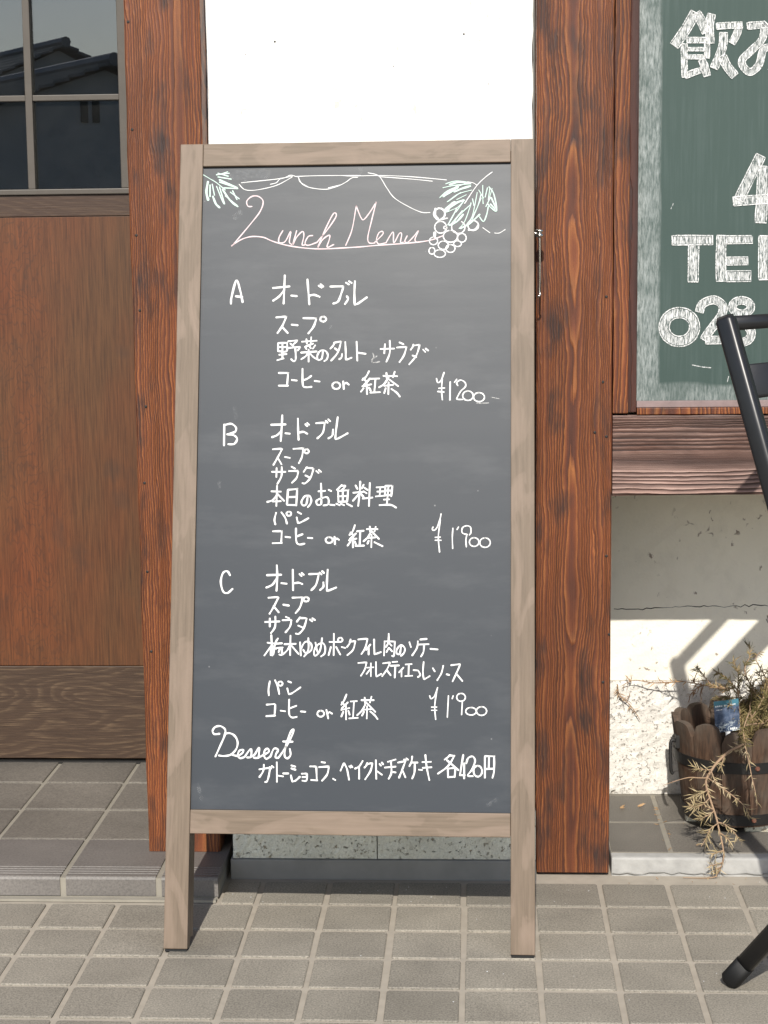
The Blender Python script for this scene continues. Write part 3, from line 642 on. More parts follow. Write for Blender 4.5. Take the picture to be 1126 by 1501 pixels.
lettering(310, 825, S4, 3.3, [[(393,240),(456,236),(460,240),(430,300),(400,350)],[(428,298),(463,340)],[(495,288),(533,294)],[(558,240),(624,238),(628,242),(610,305),(580,345)],ell(652,251,18,15)], M['marker'])
lettering(310, 825, S4, 3.2, [[(370,407),(468,403)],[(402,383),(402,438)],[(440,370),(438,440),(410,483)],[(513,372),(535,382)],[(490,395),(546,393),(550,397),(540,440),(510,478)],[(610,375),(588,405)],[(605,380),(651,381),(655,385),(635,450),(603,487),(582,487)],[(598,432),(628,445)],[(678,390),(693,402)],[(695,382),(712,394)]], M['marker'])
S6 = 1126/310
lettering(380, 925, S6, 3.0, [[(45,62),(92,68)],[(65,22),(70,130)],[(68,75),(28,130)],[(72,78),(90,95)],[(62,85),(62,128)],[(82,68),(122,65)],[(100,40),(86,66),(76,125)],[(95,90),(125,88)],[(112,88),(104,112)],[(120,90),(121,126),(108,125)],
 [(135,70),(195,68)],[(167,25),(165,128)],[(165,72),(150,102),(125,125)],[(170,75),(210,122)],[(218,60),(222,130)],[(222,95),(245,58),(275,65),(278,100),(250,118),(235,100)],[(262,38),(262,100),(240,135)],
 [(300,62),(310,110)],[(335,38),(325,100),(300,132),(292,110),(310,75),(340,65),(352,90),(348,120),(330,135)],[(375,58),(425,58)],[(398,15),(397,128)],[(382,85),(370,128)],[(410,85),(432,125)],ell(432,47,12,11),[(440,85),(458,90)],
 [(487,45),(482,65),(468,85)],[(482,58),(507,54),(511,58),(500,100),(470,128)],[(528,45),(572,41),(576,45),(565,90),(545,122)],[(592,72),(570,100)],[(583,88),(583,125)],[(612,45),(614,118),(620,122),(648,112)],
 [(668,58),(665,130)],[(668,55),(718,56),(722,60),(718,130),(708,132)],[(690,15),(688,60),(675,85)],[(690,62),(705,78)],[(690,90),(678,112)],[(692,90),(708,108)],[(755,85),(748,122),(732,118),(735,95),(755,75),(775,90),(772,115),(755,132)],
 [(800,60),(808,85)],[(845,55),(840,90),(815,130)],[(858,45),(892,42)],[(848,72),(902,70)],[(878,72),(875,110),(862,135)],[(912,95),(950,98)]], M['marker'])
lettering(380, 925, S6, 2.8, [[(528,170),(567,167),(571,170),(562,205),(542,238)],[(575,195),(608,193)],[(595,172),(595,240)],[(594,200),(572,228)],[(622,165),(623,235),(628,240),(650,228)],[(660,172),(692,168),(696,171),(680,205),(655,240)],[(680,208),(700,235)],
 [(710,165),(735,163)],[(700,185),(745,183)],[(725,185),(722,248)],[(768,195),(745,220)],[(758,210),(758,242)],[(780,178),(812,176)],[(797,178),(795,238)],[(778,240),(815,238)],[(822,208),(845,210)],[(850,215),(858,235),(845,245)],[(876,165),(872,215),(876,252),(884,254),(908,240)],
 [(925,198),(935,215)],[(980,185),(970,225),(948,262)],[(998,230),(1012,234)],[(1022,182),(1065,177),(1069,181),(1050,225),(1030,268)],[(1048,225),(1082,266)]], M['marker'])
lettering(380, 925, S6, 3.0, [[(57,268),(50,310),(52,342)],[(85,262),(100,300),(107,335)],ell(113,280,12,11),[(155,268),(170,274)],[(150,305),(157,332),(164,335),(180,328),(220,300)]], M['marker'])
coffee(380, 925, S6, 3.0, [[(40,392),(82,389),(86,393),(82,450)],[(38,453),(85,450)],[(115,424),(138,427)],[(160,365),(160,440),(175,460),(200,457)],[(162,412),(198,398)],[(222,428),(246,430)],ell(328,440,18,16),[(358,420),(368,465)],[(365,440),(375,432),(388,440)],
 [(465,338),(452,370),(438,392)],[(440,380),(462,398)],[(472,380),(440,412)],[(438,420),(480,410)],[(462,402),(463,470)],[(448,430),(438,455)],[(475,425),(482,445)],[(488,375),(520,373)],[(505,375),(500,460)],[(480,465),(525,462)],
 [(545,368),(610,368)],[(562,355),(565,385)],[(598,350),(590,380)],[(570,380),(550,420),(522,448)],[(575,385),(618,430)],[(550,420),(598,415)],[(575,400),(573,465)],[(558,430),(548,450)],[(592,428),(615,448),(630,468)]])
lettering(380, 925, S6, 2.4, [[(908,345),(915,360),(935,345),(950,302)],[(945,320),(935,400),(940,470)],[(918,405),(945,405)],[(918,422),(945,422)],[(1008,345),(1002,458)],[(1033,345),(1028,360)],ell(1075,353,23,21),[(1082,372),(1078,445)],ell(1128,427,28,20),ell(1184,426,27,23)], M['marker'])
S7 = 1126/220
lettering(300, 1055, S7, 3.3, [[(112,105),(75,108),(60,85),(80,55),(120,48),(155,75),(150,120),(120,190),(82,275)],[(150,112),(180,100),(220,115),(247,160),(240,215),(200,260),(150,272),(108,268)],[(200,258),(225,268),(255,272)],
 [(250,275),(285,248),(290,228),(265,230),(250,260),(265,288),(300,280)],[(300,280),(345,220),(352,255),(345,280),(320,283)],[(340,283),(375,262),(408,210),(408,260),(400,285),(370,285)],[(400,287),(440,265),(482,240),(472,215),(450,235),(448,275),(465,293),(495,275)],
 [(495,275),(520,218),(552,225),(535,260),(534,285),(555,285)],[(555,285),(600,220),(655,120),(668,72),(645,95),(612,190),(600,265),(620,290),(645,265),(640,220)],[(590,163),(660,165)]], M['marker'])
lettering(300, 1055, S7, 3.2, [[(412,372),(487,361),(491,365),(482,420),(470,460),(455,467)],[(445,338),(440,385),(412,430)],[(490,355),(500,365)],[(505,347),(517,357)],[(542,320),(543,465)],[(545,418),(588,425)],[(590,403),(628,403)],
 [(652,343),(680,352)],[(652,365),(682,375)],[(648,418),(657,458),(664,462),(685,455),(715,428)],[(730,405),(764,404),(768,408),(765,455),(735,457)],[(735,430),(765,430)],[(793,350),(834,351),(838,355),(842,452)],[(800,452),(845,455)],[(878,318),(903,322)],[(860,355),(928,351),(932,355),(920,410),(882,457)],[(965,443),(980,452)]], M['marker'])
S8 = 1126/250
lettering(490, 1090, S8, 3.1, [[(42,178),(62,134),(68,134),(85,170),(98,238)],[(100,150),(108,158)],[(112,145),(120,155)],[(188,115),(165,150),(138,165)],[(165,155),(165,232)],[(218,128),(212,145),(200,158)],[(215,136),(247,129),(251,133),(240,180),(205,235)],[(275,110),(278,232)],[(280,180),(315,205)],[(300,135),(308,145)],[(315,125),(323,137)],
 [(355,120),(405,105)],[(335,158),(405,152)],[(375,120),(378,190),(360,232)],[(390,188),(405,190)],[(422,125),(464,117),(468,121),(450,170),(428,225)],[(448,170),(470,222)],[(462,105),(472,113)],[(477,98),(487,106)],[(515,85),(510,120),(497,148)],[(512,125),(550,125)],[(532,127),(530,190),(515,230)],[(560,172),(580,174)],[(583,122),(638,120)],[(585,160),(642,156)],[(602,75),(610,150),(628,240)],
 [(765,75),(750,90),(730,105)],[(760,78),(787,80),(791,84),(750,150),(685,198)],[(745,110),(820,175)],[(750,165),(752,222)],[(750,165),(797,161),(800,165),(795,220)],[(752,222),(795,218)],[(852,75),(832,200),(836,208),(862,208)],[(858,130),(858,230)],[(872,130),(885,95),(915,85),(930,115),(910,170),(882,210),(915,215)],ell(948,182,28,36),
 [(995,85),(995,225)],[(995,83),(1052,84),(1056,88),(1055,180),(1045,225)],[(1022,88),(1020,165)],[(998,168),(1055,165)]], M['marker'])
lettering(290, 235, S4, 2.5, [[(372,318),(345,315),(338,280),(375,248),(420,250),(450,285),(430,350),(370,430),(245,579),(242,582),(300,545),(370,525),(450,530),(510,555),(600,582),(720,602),(850,610),(1000,603),(1126,595),(1236,585),(1446,570),(1594,551),(1684,520)],
 [(585,485),(560,530),(560,565),(600,560),(640,490),(630,560),(645,578)],[(680,485),(668,530),(655,580),(680,530),(720,490),(730,520),(718,580),(735,582)],[(790,518),(760,525),(738,570),(760,585),(820,565)],[(820,565),(890,480),(950,390),(945,362),(925,380),(880,470),(825,600),(860,545),(905,515),(905,545),(890,598),(935,580)]], M['marker_p'])
S11 = 1126/260
lettering(500, 235, S11, 2.3, [[(30,540),(70,440),(96,296),(100,300),(130,370),(150,372),(190,320),(221,270),(220,278),(190,400),(170,490),(180,525),(215,525)],[(215,520),(265,470),(262,452),(240,462),(225,505),(240,532),(280,525)],[(285,525),(330,455),(335,525),(370,465),(385,470),(378,520),(395,520)],[(420,480),(405,515),(425,520),(465,480),(492,448),(470,500),(480,520),(510,518)]], M['marker_p'])
lettering(290, 235, S4, 1.6, [[(300,155),(400,145),(540,130),(650,110)],[(285,165),(320,200),(380,207),(480,190),(560,165),(650,115)],[(500,165),(540,155),(565,130),(600,120),(640,103),(675,112)],[(340,150),(560,128)],[(675,112),(800,107),(1000,105),(1120,105)],[(690,115),(720,165),(780,190),(880,200),(960,180),(1020,150),(1060,122),(1100,118)],[(695,120),(705,150),(760,185)],(1.6,[(900,190),(975,172)])], M['marker'], name='chalk_drawing')
lettering(500, 235, S11, 1.6, [[(0,97),(80,100),(250,97),(450,105),(670,125)],[(250,105),(450,120),(580,133)],[(172,80),(240,100),(290,175),(340,240),(430,295),(510,330),(565,332)],[(900,428),(945,460)],[(975,462),(1005,462),(1042,440)]], M['marker'], name='chalk_drawing')
lettering(290, 235, S4, 2.6, [(.7,[(22,90),(80,125),(130,155),(190,205)]),(2.,[(70,150),(60,220),(72,272)]),[(85,170),(85,250)],[(100,165),(115,240)],(1.6,[(105,250),(125,300),(150,325)]),[(130,180),(170,280),(182,300)],[(150,185),(185,300)],(1.3,[(170,200),(230,285),(275,318)]),[(190,245),(270,310)],[(225,220),(285,265)],[(240,210),(270,270)],
 (1.2,[(130,100),(215,90)]),[(140,115),(230,130)],(1.4,[(150,135),(270,190)]),[(160,95),(205,80)],[(150,150),(240,180)],[(180,190),(275,195)],[(140,90),(210,110)]], M['marker_g'], name='chalk_drawing')
S12 = 1126/130
lettering(620, 235, S12, 2.5, [(1.5,ell(210,680,70,70,100,330)),ell(225,850,75,75),ell(450,850,85,80,-60,300),ell(350,965,90,75),ell(640,830,68,62),ell(135,1025,52,48),ell(260,1080,65,52),ell(495,985,55,55),ell(350,1120,58,50),ell(115,1150,38,42),ell(215,1185,72,48),ell(440,1060,50,36),(1.3,ell(150,940,10,28)),(2.2,[(160,620),(150,690),(190,750)]),[(200,760),(310,735)],ell(285,855,20,18),(1.4,[(580,885),(660,880),(705,820)])], M['marker'], name='chalk_drawing')
lettering(620, 235, S12, 1.9, [[(290,300),(420,265),(600,285)],(2,[(340,310),(450,280),(600,290)]),[(255,350),(400,320),(610,300)],[(215,475),(330,380),(560,290)],(3.2,[(265,455),(360,390),(440,340)]),(2.2,[(400,400),(500,360),(600,330)]),[(310,530),(450,430),(620,380)],[(330,520),(480,410)],[(430,500),(550,440)],(4,[(290,640),(360,570),(400,540)]),(2.4,[(320,620),(430,540),(520,510)]),[(300,660),(440,600),(500,540)],(1.6,[(320,820),(380,710),(430,620)]),[(420,660),(520,520)],[(340,830),(500,640)],
 (2.2,[(340,825),(430,780),(510,690)]),[(400,780),(470,690),(610,560)],[(460,870),(530,780),(600,590),(610,540)],(2.,[(480,865),(600,800),(720,690)]),[(560,810),(630,700),(690,410)],[(600,770),(690,600),(740,430)],[(620,770),(740,480)],(1.3,[(720,720),(770,778),(810,690),(830,590)]),[(790,470),(820,350)],[(760,320),(760,450),(765,555)],[(710,380),(770,480)],(1.4,[(840,340),(900,430),(937,640),(860,600),(830,560)]),[(800,590),(860,470)],(1.8,[(870,480),(925,600)]),[(630,490),(650,580)],(2,[(860,560),(915,620)]),[(820,560),(880,360)],[(830,500),(850,360)]], M['marker_g'], .0007, name='chalk_drawing')
lettering(620, 235, S12, 1.9, [[(880,152),(790,220),(680,330),(530,550)],(.8,[(680,315),(640,290),(570,275)])], M['marker'], .001, name='chalk_drawing')

for wd_, pts_ in ((13, [(330, 262), (355, 256), (392, 254)]), (6, [(345, 275), (362, 266)]), (9, [(345, 318), (352, 312)]), (5, [(344, 598), (346, 612)]), (4, [(321, 706), (322, 714)]), (5, [(528, 246), (529, 252)]),
                   (5, [(296, 1172), (290, 1150)]), (6, [(716, 1180), (728, 1172)]), (4, [(484, 480), (486, 478)])):
    lettering(0, 0, 1, wd_/.78, [pts_], M['smudge'], .0002, name='chalk_smudge')

# ------------------------------------------------------------------ green chalkboard on the wall
YC = .172
wb = thing('wall_chalkboard', 'large green chalkboard with thick white chalk lettering fixed above the weathered beam', 'chalkboard', (.236, YC, ZB1))
def wpart(name, mb, mat, bevel=0, parent=None):
    o = mb.build(name, mat, parent or wb, bevel)
    if parent is None: o.matrix_parent_inverse = Matrix.Translation(-wb.location)
    return o
zfb = onY(915, 606, .150).z; zpb = onY(1000, 590, YC).z
xa, xb_ = onY(922, 400, .150).x, onY(934.5, 400, .162).x
wpart('frame_strip', MB().box(.2360, xa, .150, .20, zfb, 2.10), M['frame_w'], .0015)
wpart('frame_strip', MB().box(xa+.0004, xb_, .160, .20, zfb+.001, 2.10), M['frame_shade'], .001)
wp = wpart('panel', MB().box(xb_-.002, 1.75, YC, YC+.012, zpb, 2.04), M['wallboard'])
wpart('frame_strip', MB().box(1.7505, 1.81, .15, .20, zfb, 2.10), M['frame_w'], .0015)
wpart('frame_strip', MB().box(xb_+.0005, 1.75, .152, .20, 2.0405, 2.09), M['frame_shade'], .0015)
zt = onY(1000, 598, .152).z
wpart('tray', MB().box(xb_+.0005, 1.75, .1525, .20, ZB1+.0015, zt), M['frame_w'], .001)
wpart('tray_lip', MB().box(xb_+.0005, 1.75, .161, .1715, zt+.0003, zpb+.0035), plain('chalk_dusted_lip', (.22, .165, .16), .8, var=.3, scale=60), .001)
def onwall(x, y, z): q = onY(x, y, YC); return (q.x, YC-z, q.z)
def bigletter(x0, y0, sc, strokes, outline=True):
    fill, line = MB(), MB()
    for i, (wd, s_) in enumerate(strokes):
        pts = cat([(x0+a/sc, y0+b/sc) for a, b in s_], 5); wd = wd/sc
        n = len(pts); L, R_ = [], []
        for k in range(n):
            a, b = pts[max(k-1, 0)], pts[min(k+1, n-1)]; dx, dy = b[0]-a[0], b[1]-a[1]; l = math.hypot(dx, dy) or 1
            h = wd/2+random.gauss(0, .12); L.append((pts[k][0]-dy/l*h, pts[k][1]+dx/l*h)); R_.append((pts[k][0]+dy/l*h, pts[k][1]-dx/l*h))
        sh = lambda a_, b_: [(x*.89+x2*.11, y*.89+y2*.11) for (x, y), (x2, y2) in zip(a_, b_)]
        fill.add([onwall(x, y, .0005+.00008*i) for x, y in sh(L, R_)]+[onwall(x, y, .0005+.00008*i) for x, y in sh(R_, L)], [(k, k+1, n+k+1, n+k) for k in range(n-1)])
        closed = math.hypot(pts[0][0]-pts[-1][0], pts[0][1]-pts[-1][1]) < wd*.6
        for ln in ([L, R_] if closed else [L+R_[::-1]+[L[0]]]):
            ribbon(line, ln, 1.5, onwall, .0014+.00005*i)
    f_ = fill.build('chalk_lettering', M['chalk_fill'], wp); line.build('chalk_lettering', M['chalk_line'], wp)
for o in (): pass
S13 = 1126/196; S14 = 1126/176
bigletter(930, 0, S13, [(80,[(512,105),(430,250),(335,385)]),(75,[(520,110),(570,190),(605,275)]),(48,[(420,370),(418,500),(425,650)]),(44,[(440,338),(600,338)]),(42,[(608,330),(612,400),(610,490)]),(30,[(450,415),(600,415)]),(34,[(450,480),(600,480)]),(46,[(425,640),(490,615),(560,590)]),(58,[(565,500),(590,560),(612,640)]),
 (65,[(650,120),(630,220),(640,365)]),(52,[(690,222),(790,215),(905,212)]),(58,[(885,215),(860,290),(820,365)]),(66,[(750,275),(740,400),(670,575)]),(70,[(735,470),(780,560),(845,640)])])
bigletter(930, 0, S13, [(56,[(950,220),(1090,208),(1095,214),(1075,330),(980,430),(905,510),(930,580),(985,605),(1050,540),(1085,420),(1150,405),(1260,470)]),(56,[(1240,320),(1225,470),(1150,600)])])
bigletter(950, 210, S14, [(92,[(1058,115),(960,310),(850,530)]),(84,[(800,545),(1000,530),(1230,518)]),(104,[(1085,215),(1070,480),(1055,745)])])
bigletter(950, 210, S14, [(88,[(225,910),(400,908),(605,908)]),(96,[(428,950),(425,1120),(422,1300)])])
bigletter(950, 210, S14, [(90,[(690,865),(682,1080),(685,1295)]),(74,[(735,905),(980,902)]),(74,[(735,1105),(938,1102)]),(100,[(735,1248),(965,1245)])])
bigletter(950, 210, S14, [(92,[(1086,868),(1082,1080),(1084,1280)]),(84,[(1130,1240),(1340,1238)])])
bigletter(930, 420, S13, [(86,ell(378,340,128,122,-90,360))])
bigletter(930, 420, S13, [(66,[(545,215),(575,145),(670,112),(745,165),(720,260),(620,390),(585,450)]),(62,[(600,452),(770,448)])])
bigletter(930, 420, S13, [(62,ell(902,172,78,56,-90,360)),(66,ell(902,395,82,74,-90,360))])
tick = MB(); ribbon(tick, [(950+237/S14, 210+565/S14), (950+215/S14, 210+615/S14)], 1., onwall, .0006); ribbon(tick, [(1015, 535), (1030, 538), (1042, 539)], 1.4, onwall, .0006); ribbon(tick, [(1066, 560), (1068, 552)], 1.4, onwall, .0006)
tick.build('chalk_mark', M['chalk_fill'], wp)

# ------------------------------------------------------------------ metal stay hanging at the side of the menu board
q = onY(791, 342, YP-.044)
def mpart(name, mb, mat, parent=None):
    o = mb.build(name, mat, menu, smooth=True); o.matrix_parent_inverse = BI; return o
mpart('stay_knob', MB().sweep([q+V((0, 0, z)) for z in (.0062, .0058, .0048, .0022, .0014, -.0006, -.0014, -.0042, -.0054, -.0060)], [.0025, .005, .0066, .0066, .0042, .0042, .0066, .0066, .0052, .002], 20, up=(1, 0, 0)), M['nickel'])
mpart('stay_screw', MB().sweep([q+V((-.012, 0, 0)), q], .0022, 8), M['nickel'])
rod = [q+V((0, 0, -.005)), q+V((.0003, 0, -.03)), q+V((.0003, 0, -.07)), q+V((-.0002, 0, -.088)), q+V((.0014, -.001, -.092)), q+V((-.0012, -.0025, -.095)), q+V((-.0022, -.001, -.0965))]
mpart('stay_rod', MB().sweep([V(p) for p in cat([tuple(p) for p in rod], 4)], .00155, 8), M['nickel'])

# ------------------------------------------------------------------ folding chair
P0 = onY(1064.5, 470, -.314); FW = V((.80, -.60, 0)); LT = V((.60, .80, 0))
ch = thing('folding_chair', 'black metal folding chair with slatted back standing beside the menu board', 'chair', (P0.x, P0.y, 0))
def solve(x, y, base):                                          # point base + FW*t + Z*z seen at pixel x,y
    d = ray(x, y); nrm = FW.cross(V((0, 0, 1))); k = (base-CAM).dot(nrm)/d.dot(nrm); return CAM+d*k
Q1 = solve(1128, 702, P0); up = (P0-Q1)/(P0.z-Q1.z); ft = P0-up*P0.z
R0 = solve(1063, 1447, P0); R0.z = max(R0.z, .014); R1 = solve(1127, 1370, P0); ld = (R1-R0).normalized()
def cpart(name, mb, bevel=0, smooth=True, mat='black_metal', parent=None):
    o = mb.build(name, M[mat], parent or ch, bevel, 2, smooth)
    if parent is None: o.matrix_parent_inverse = Matrix.Translation(-ch.location)
    return o
PR = rrect(.026, .020, .007, 3); WID = .40
Lz = .445; seat_t = (Lz-R0.z)/ld.z; SB = R0+ld*seat_t; UB = P0-up*(P0.z-Lz); SD = (SB-UB).dot(FW)-.07
for k, off in enumerate((0, WID)):
    o_ = LT*off
    cpart('back_upright', MB().sweep([P0+o_+up*.006, P0+o_, ft+o_+V((0, 0, .012))], [.75, 1, 1], prof=PR, up=FW))
    cpart('rear_leg', MB().sweep([R0+o_+LT*(.022 if k == 0 else -.022), SB+o_+LT*(.022 if k == 0 else -.022)], 1, prof=PR, up=FW))
    cpart('foot_cap', MB().sweep([R0+o_+LT*(.022 if k == 0 else -.022)-ld*.012, R0+o_+LT*(.022 if k == 0 else -.022)-ld*.006, R0+o_+LT*(.022 if k == 0 else -.022)+ld*.03], [.75, 1.06, 1.06], prof=PR, up=FW), mat='rubber')
    cpart('seat_rail', MB().sweep([SB+o_+LT*(.011 if k == 0 else -.011)+FW*.03, SB+o_+LT*(.011 if k == 0 else -.011)-FW*(SD-.035)], .8, prof=PR, up=(0, 0, 1)))
def crossbar(c, h, t, name):
    a = c+LT*.012; b = c+LT*(WID-.012); n_ = LT.cross(up).normalized()
    pr = rrect(h, t, min(h, t)*.4, 2)
    cpart(name, MB().sweep([a, b], 1, prof=pr, up=up.normalized()))
crossbar(P0-up*.004, .019, .018, 'top_rail')
z1 = solve(1100, 561, P0).z; crossbar(P0-up*(P0.z-z1), .046, .010, 'back_slat')
z2 = solve(1115, 655, P0).z; crossbar(P0-up*(P0.z-z2), .046, .010, 'back_slat')
crossbar(ft+up*.16, .018, .018, 'stretcher')
cpart('stretcher', MB().sweep([R0+ld*.2+LT*.03, R0+ld*.2+LT*(WID-.03)], .009, 10))
for i in range(5):
    c = SB-FW*(.0+i*(SD-.075)/4)+V((0, 0, .013)); cpart('seat_slat', MB().sweep([c+LT*.02, c+LT*(WID-.02)], 1, prof=rrect(.010, .046, .004, 2), up=(0, 0, 1)))

# ------------------------------------------------------------------ barrel planter, label and plant
BC = V((.464, .345, ZL)); RB, RT, ZH0, ZH1 = .088, .110, .016, .188
bar = thing('barrel_planter', 'weathered half-barrel planter with scalloped staves and black iron hoops on the ledge', 'planter', BC)
NS = 13; g = 2*math.pi/NS
def rad(z): return RB+(RT-RB)*(z-ZH0)/(ZH1-ZH0)
vs, fs = [], []; K = 9
for side, th in ((0, 0.), (1, .012)):
    for i in range(K):
        fx = -1+2*i/(K-1); ang = fx*(g/2-.006)
        ztop = ZH1-.022*(1-math.sqrt(max(0, 1-abs(fx)**3)))
        for j in range(4):
            z = ZH0+(ztop-ZH0)*j/3; r_ = (rad(z)-th)*(1-.03*0); vs.append((r_*math.sin(ang), -r_*math.cos(ang), z))
for s_ in (0, 1):
    for i in range(K-1):
        for j in range(3):
            q = s_*K*4+i*4+j; f_ = (q, q+4, q+5, q+1); fs.append(f_ if s_ == 0 else f_[::-1])
o4 = K*4
for i in range(K-1): fs += [(i*4+3, i*4+7, o4+i*4+7, o4+i*4+3), (i*4, o4+i*4, o4+i*4+4, i*4+4)]
for j in range(3): fs += [(j, j+1, o4+j+1, o4+j), ((K-1)*4+j, o4+(K-1)*4+j, o4+(K-1)*4+j+1, (K-1)*4+j+1)]
sm = MB().add(vs, fs).mesh('stave'); sm.materials.append(M['stave'])
for k in range(NS):
    o = obj('stave', sm, parent=bar); o.rotation_euler = (random.gauss(0, .006), random.gauss(0, .006), k*g-.14); o.scale.z = 1+random.gauss(0, .015)
def hoop(z0, z1):
    mb = MB(); n = 64; vs, fs = [], []
    for i in range(n):
        a = 2*math.pi*i/n
        for r_, z in ((rad(z0)+.0006, z0), (rad(z0)+.0030, z0), (rad(z1)+.0030, z1), (rad(z1)+.0006, z1)): vs.append((r_*math.cos(a), r_*math.sin(a), z))
    for i in range(n):
        for k in range(4): fs.append((i*4+k, i*4+(k+1) % 4, ((i+1) % n)*4+(k+1) % 4, ((i+1) % n)*4+k))
    return mb.add(vs, fs).build('hoop', M['iron'], bar)
h1 = hoop(.111, .130); h2 = hoop(.019, .037)
for hz, hp in ((.1205, h1), (.028, h2)):
    for a in (-78, -10, 60, 150):
        r_ = rad(hz)+.003; c_, s_ = math.cos(math.radians(a)), math.sin(math.radians(a))
        MB().sweep([(r_*c_, r_*s_, hz), ((r_+.003)*c_, (r_+.003)*s_, hz)], [.0045, .003], 8).build('rivet', plain('rusty_rivet', (.13, .05, .03), .7), hp)
MB().sweep([(0, 0, .0175), (0, 0, .022)], RB-.0135, 24).build('bottom', M['stave'], bar)
mb = MB(); vs = [(0, 0, .142)]; fs = []
for i in range(1, 8):
    for j in range(30): rr = i/7*(rad(.135)-.0135); vs.append((rr*math.cos(j*math.pi/15), rr*math.sin(j*math.pi/15), .140+random.gauss(0, .003)))
for j in range(30): fs.append((0, 1+j, 1+(j+1) % 30))
for i in range(6):
    for j in range(30): a_ = 1+i*30+j; b_ = 1+i*30+(j+1) % 30; fs.append((a_, a_+30, b_+30, b_))
mb.add(vs, fs).build('soil', M['soil'], bar)
for a in (-60, 60, 180):
    c_, s_ = math.cos(math.radians(a)), math.sin(math.radians(a))
    rough_block(-.022, .022, -.010, .010, .0, .0155, 6, 3, .0006).build('stone_foot', M['tuff_g'], bar, loc=(.062*c_, .062*s_, 0))
hx = rad(.13)+.003
hd = [(-hx, -.030, .148), (-hx-.006, -.031, .150), (-hx-.009, -.032, .142), (-hx-.008, -.033, .100), (-hx-.004, -.033, .092)]
MB().sweep(cat(hd, 4), .0030, 8).build('handle', M['iron'], bar, smooth=True)
MB().box(-hx-.001, -hx+.006, -.040, -.020, .138, .160).build('handle_plate', M['iron'], bar, .001)

# picture label stuck in the soil
lb0 = onY(1067, 1072, .285)
lab = thing('plant_label', 'small blue picture label stuck in the soil of the barrel planter', 'label', lb0); lab.rotation_euler = (.16, -.11, .10)
MB().box(-.021, .021, -.0006, .0006, 0, .057).build('card', M['label'], lab)
for (a, b, z, h) in ((-.019, -.006, .0465, .0028), (-.004, .004, .0465, .0028), (.006, .016, .0470, .0028), (-.017, -.007, .0400, .0022), (.004, .017, .0025, .0045)):
    o_ = MB()
    for i in range(4):
        x = a+(b-a)*i/4; o_.box(x, x+(b-a)/4*.72, -.0009, -.00065, z+random.random()*.0006, z+h*random.uniform(.7, 1))
    o_.build('print', M['print'], lab)
MB().box(-.004, .004, -.0005, .0005, -.05, -.0002).build('stake', M['print'], lab)

plant = thing('trailing_plant', 'half-dried trailing shrub with needle leaves spilling over the barrel planter', 'plant', BC+V((0, 0, .142)))
def ppart(name, mb, mat, kind=None):
    o = mb.build(name, mat, plant); o.matrix_parent_inverse = Matrix.Translation(-plant.location)
    if kind: o['kind'] = kind
    return o
def needle(mb, p, d, l, wd, curl):
    d = d.normalized(); side = d.cross(V((random.gauss(0, 1), random.gauss(0, 1), random.gauss(0, 1)))).normalized(); bend = side.cross(d)*curl
    a, b, c = p, p+d*l*.5+bend*l*.12, p+d*l+bend*l*.5
    mb.add([a-side*wd*.35, a+side*wd*.35, b+side*wd*.5, b-side*wd*.5, c], [(0, 1, 2, 3), (3, 2, 4)])
def sprig(leaves, pts, dens, l, droop=0., wd=.0017, start=0.):
    seg = [(pts[i+1]-pts[i]).length for i in range(len(pts)-1)]; tot = sum(seg)
    for k in range(int(dens*tot*1000)):
        t = random.uniform(start, 1)*tot; i = 0
        while i < len(seg)-1 and t > seg[i]: t -= seg[i]; i += 1
        p = pts[i].lerp(pts[i+1], min(1, t/seg[i])); ax = (pts[i+1]-pts[i]).normalized()
        o_ = V((random.gauss(0, 1), random.gauss(0, 1), random.gauss(0, 1))); o_ = (o_-ax*o_.dot(ax)).normalized()
        needle(leaves, p, o_+ax*random.uniform(.3, 1.3)+V((0, 0, -droop)), l*random.uniform(.55, 1.35), wd, random.uniform(.3, 1.7))
def hang(y, off=0.):                                           # how far the trailing shoots stand out, by height
    t = min(1, max(0, (y-1085)/165)); return .228+(.138-.228)*t-off
def path(px, sc, x0, y0, off):
    return [V(p) for p in cat([tuple(onY(x0+a/sc, y0+b/sc, hang(y0+b/sc, off))) for a, b in px], 5)]
SP = 1126/166
stems = MB(); lv = MB()
main = path([(905,10),(880,70),(740,145),(620,255),(560,340),(515,420),(515,500),(560,650),(610,800),(640,930),(670,1060),(685,1180),(660,1290),(610,1380)], SP, 960, 1080, 0.)
stems.sweep(main, [.0026-.0017*i/(len(main)-1) for i in range(len(main))], 6)
sprig(lv, main, .30, .012, .1, start=.05)
subs = [([(515,410),(430,408),(340,405),(220,435),(80,485)], .05, .010, .13), ([(530,410),(600,460),(720,545),(840,640),(915,720),(940,800)], .45, .014, .138), ([(890,60),(930,220),(960,380),(1000,560),(1010,690)], .28, .013, .15),
 ([(560,330),(480,325),(400,310)], 1.0, .014, .13), ([(525,530),(450,570),(380,590)], 1.3, .017, .13), ([(545,610),(480,670),(400,700),(340,680)], 1.0, .016, .13), ([(590,740),(530,780),(450,820)], 1.1, .017, .128), ([(580,720),(530,700),(500,690)], .9, .012, .128),
 ([(615,850),(680,865),(760,920),(810,980),(850,1040)], .6, .014, .125), ([(630,860),(550,920),(510,1010),(460,1090)], .8, .016, .125), ([(655,960),(720,1010),(760,1060)], .7, .014, .122), ([(680,1130),(620,1150),(560,1170)], 1.0, .014, .122), ([(670,1250),(610,1270),(540,1280)], .9, .012, .125), ([(660,1290),(600,1320),(580,1340)], .8, .010, .13),
 ([(620,1385),(520,1405),(280,1400)], .06, .008, .135), ([(740,145),(690,200),(660,300)], .5, .012, .14), ([(560,340),(590,420),(610,470)], .6, .012, .13), ([(900,20),(870,60),(830,140)], 1.2, .014, .16)]
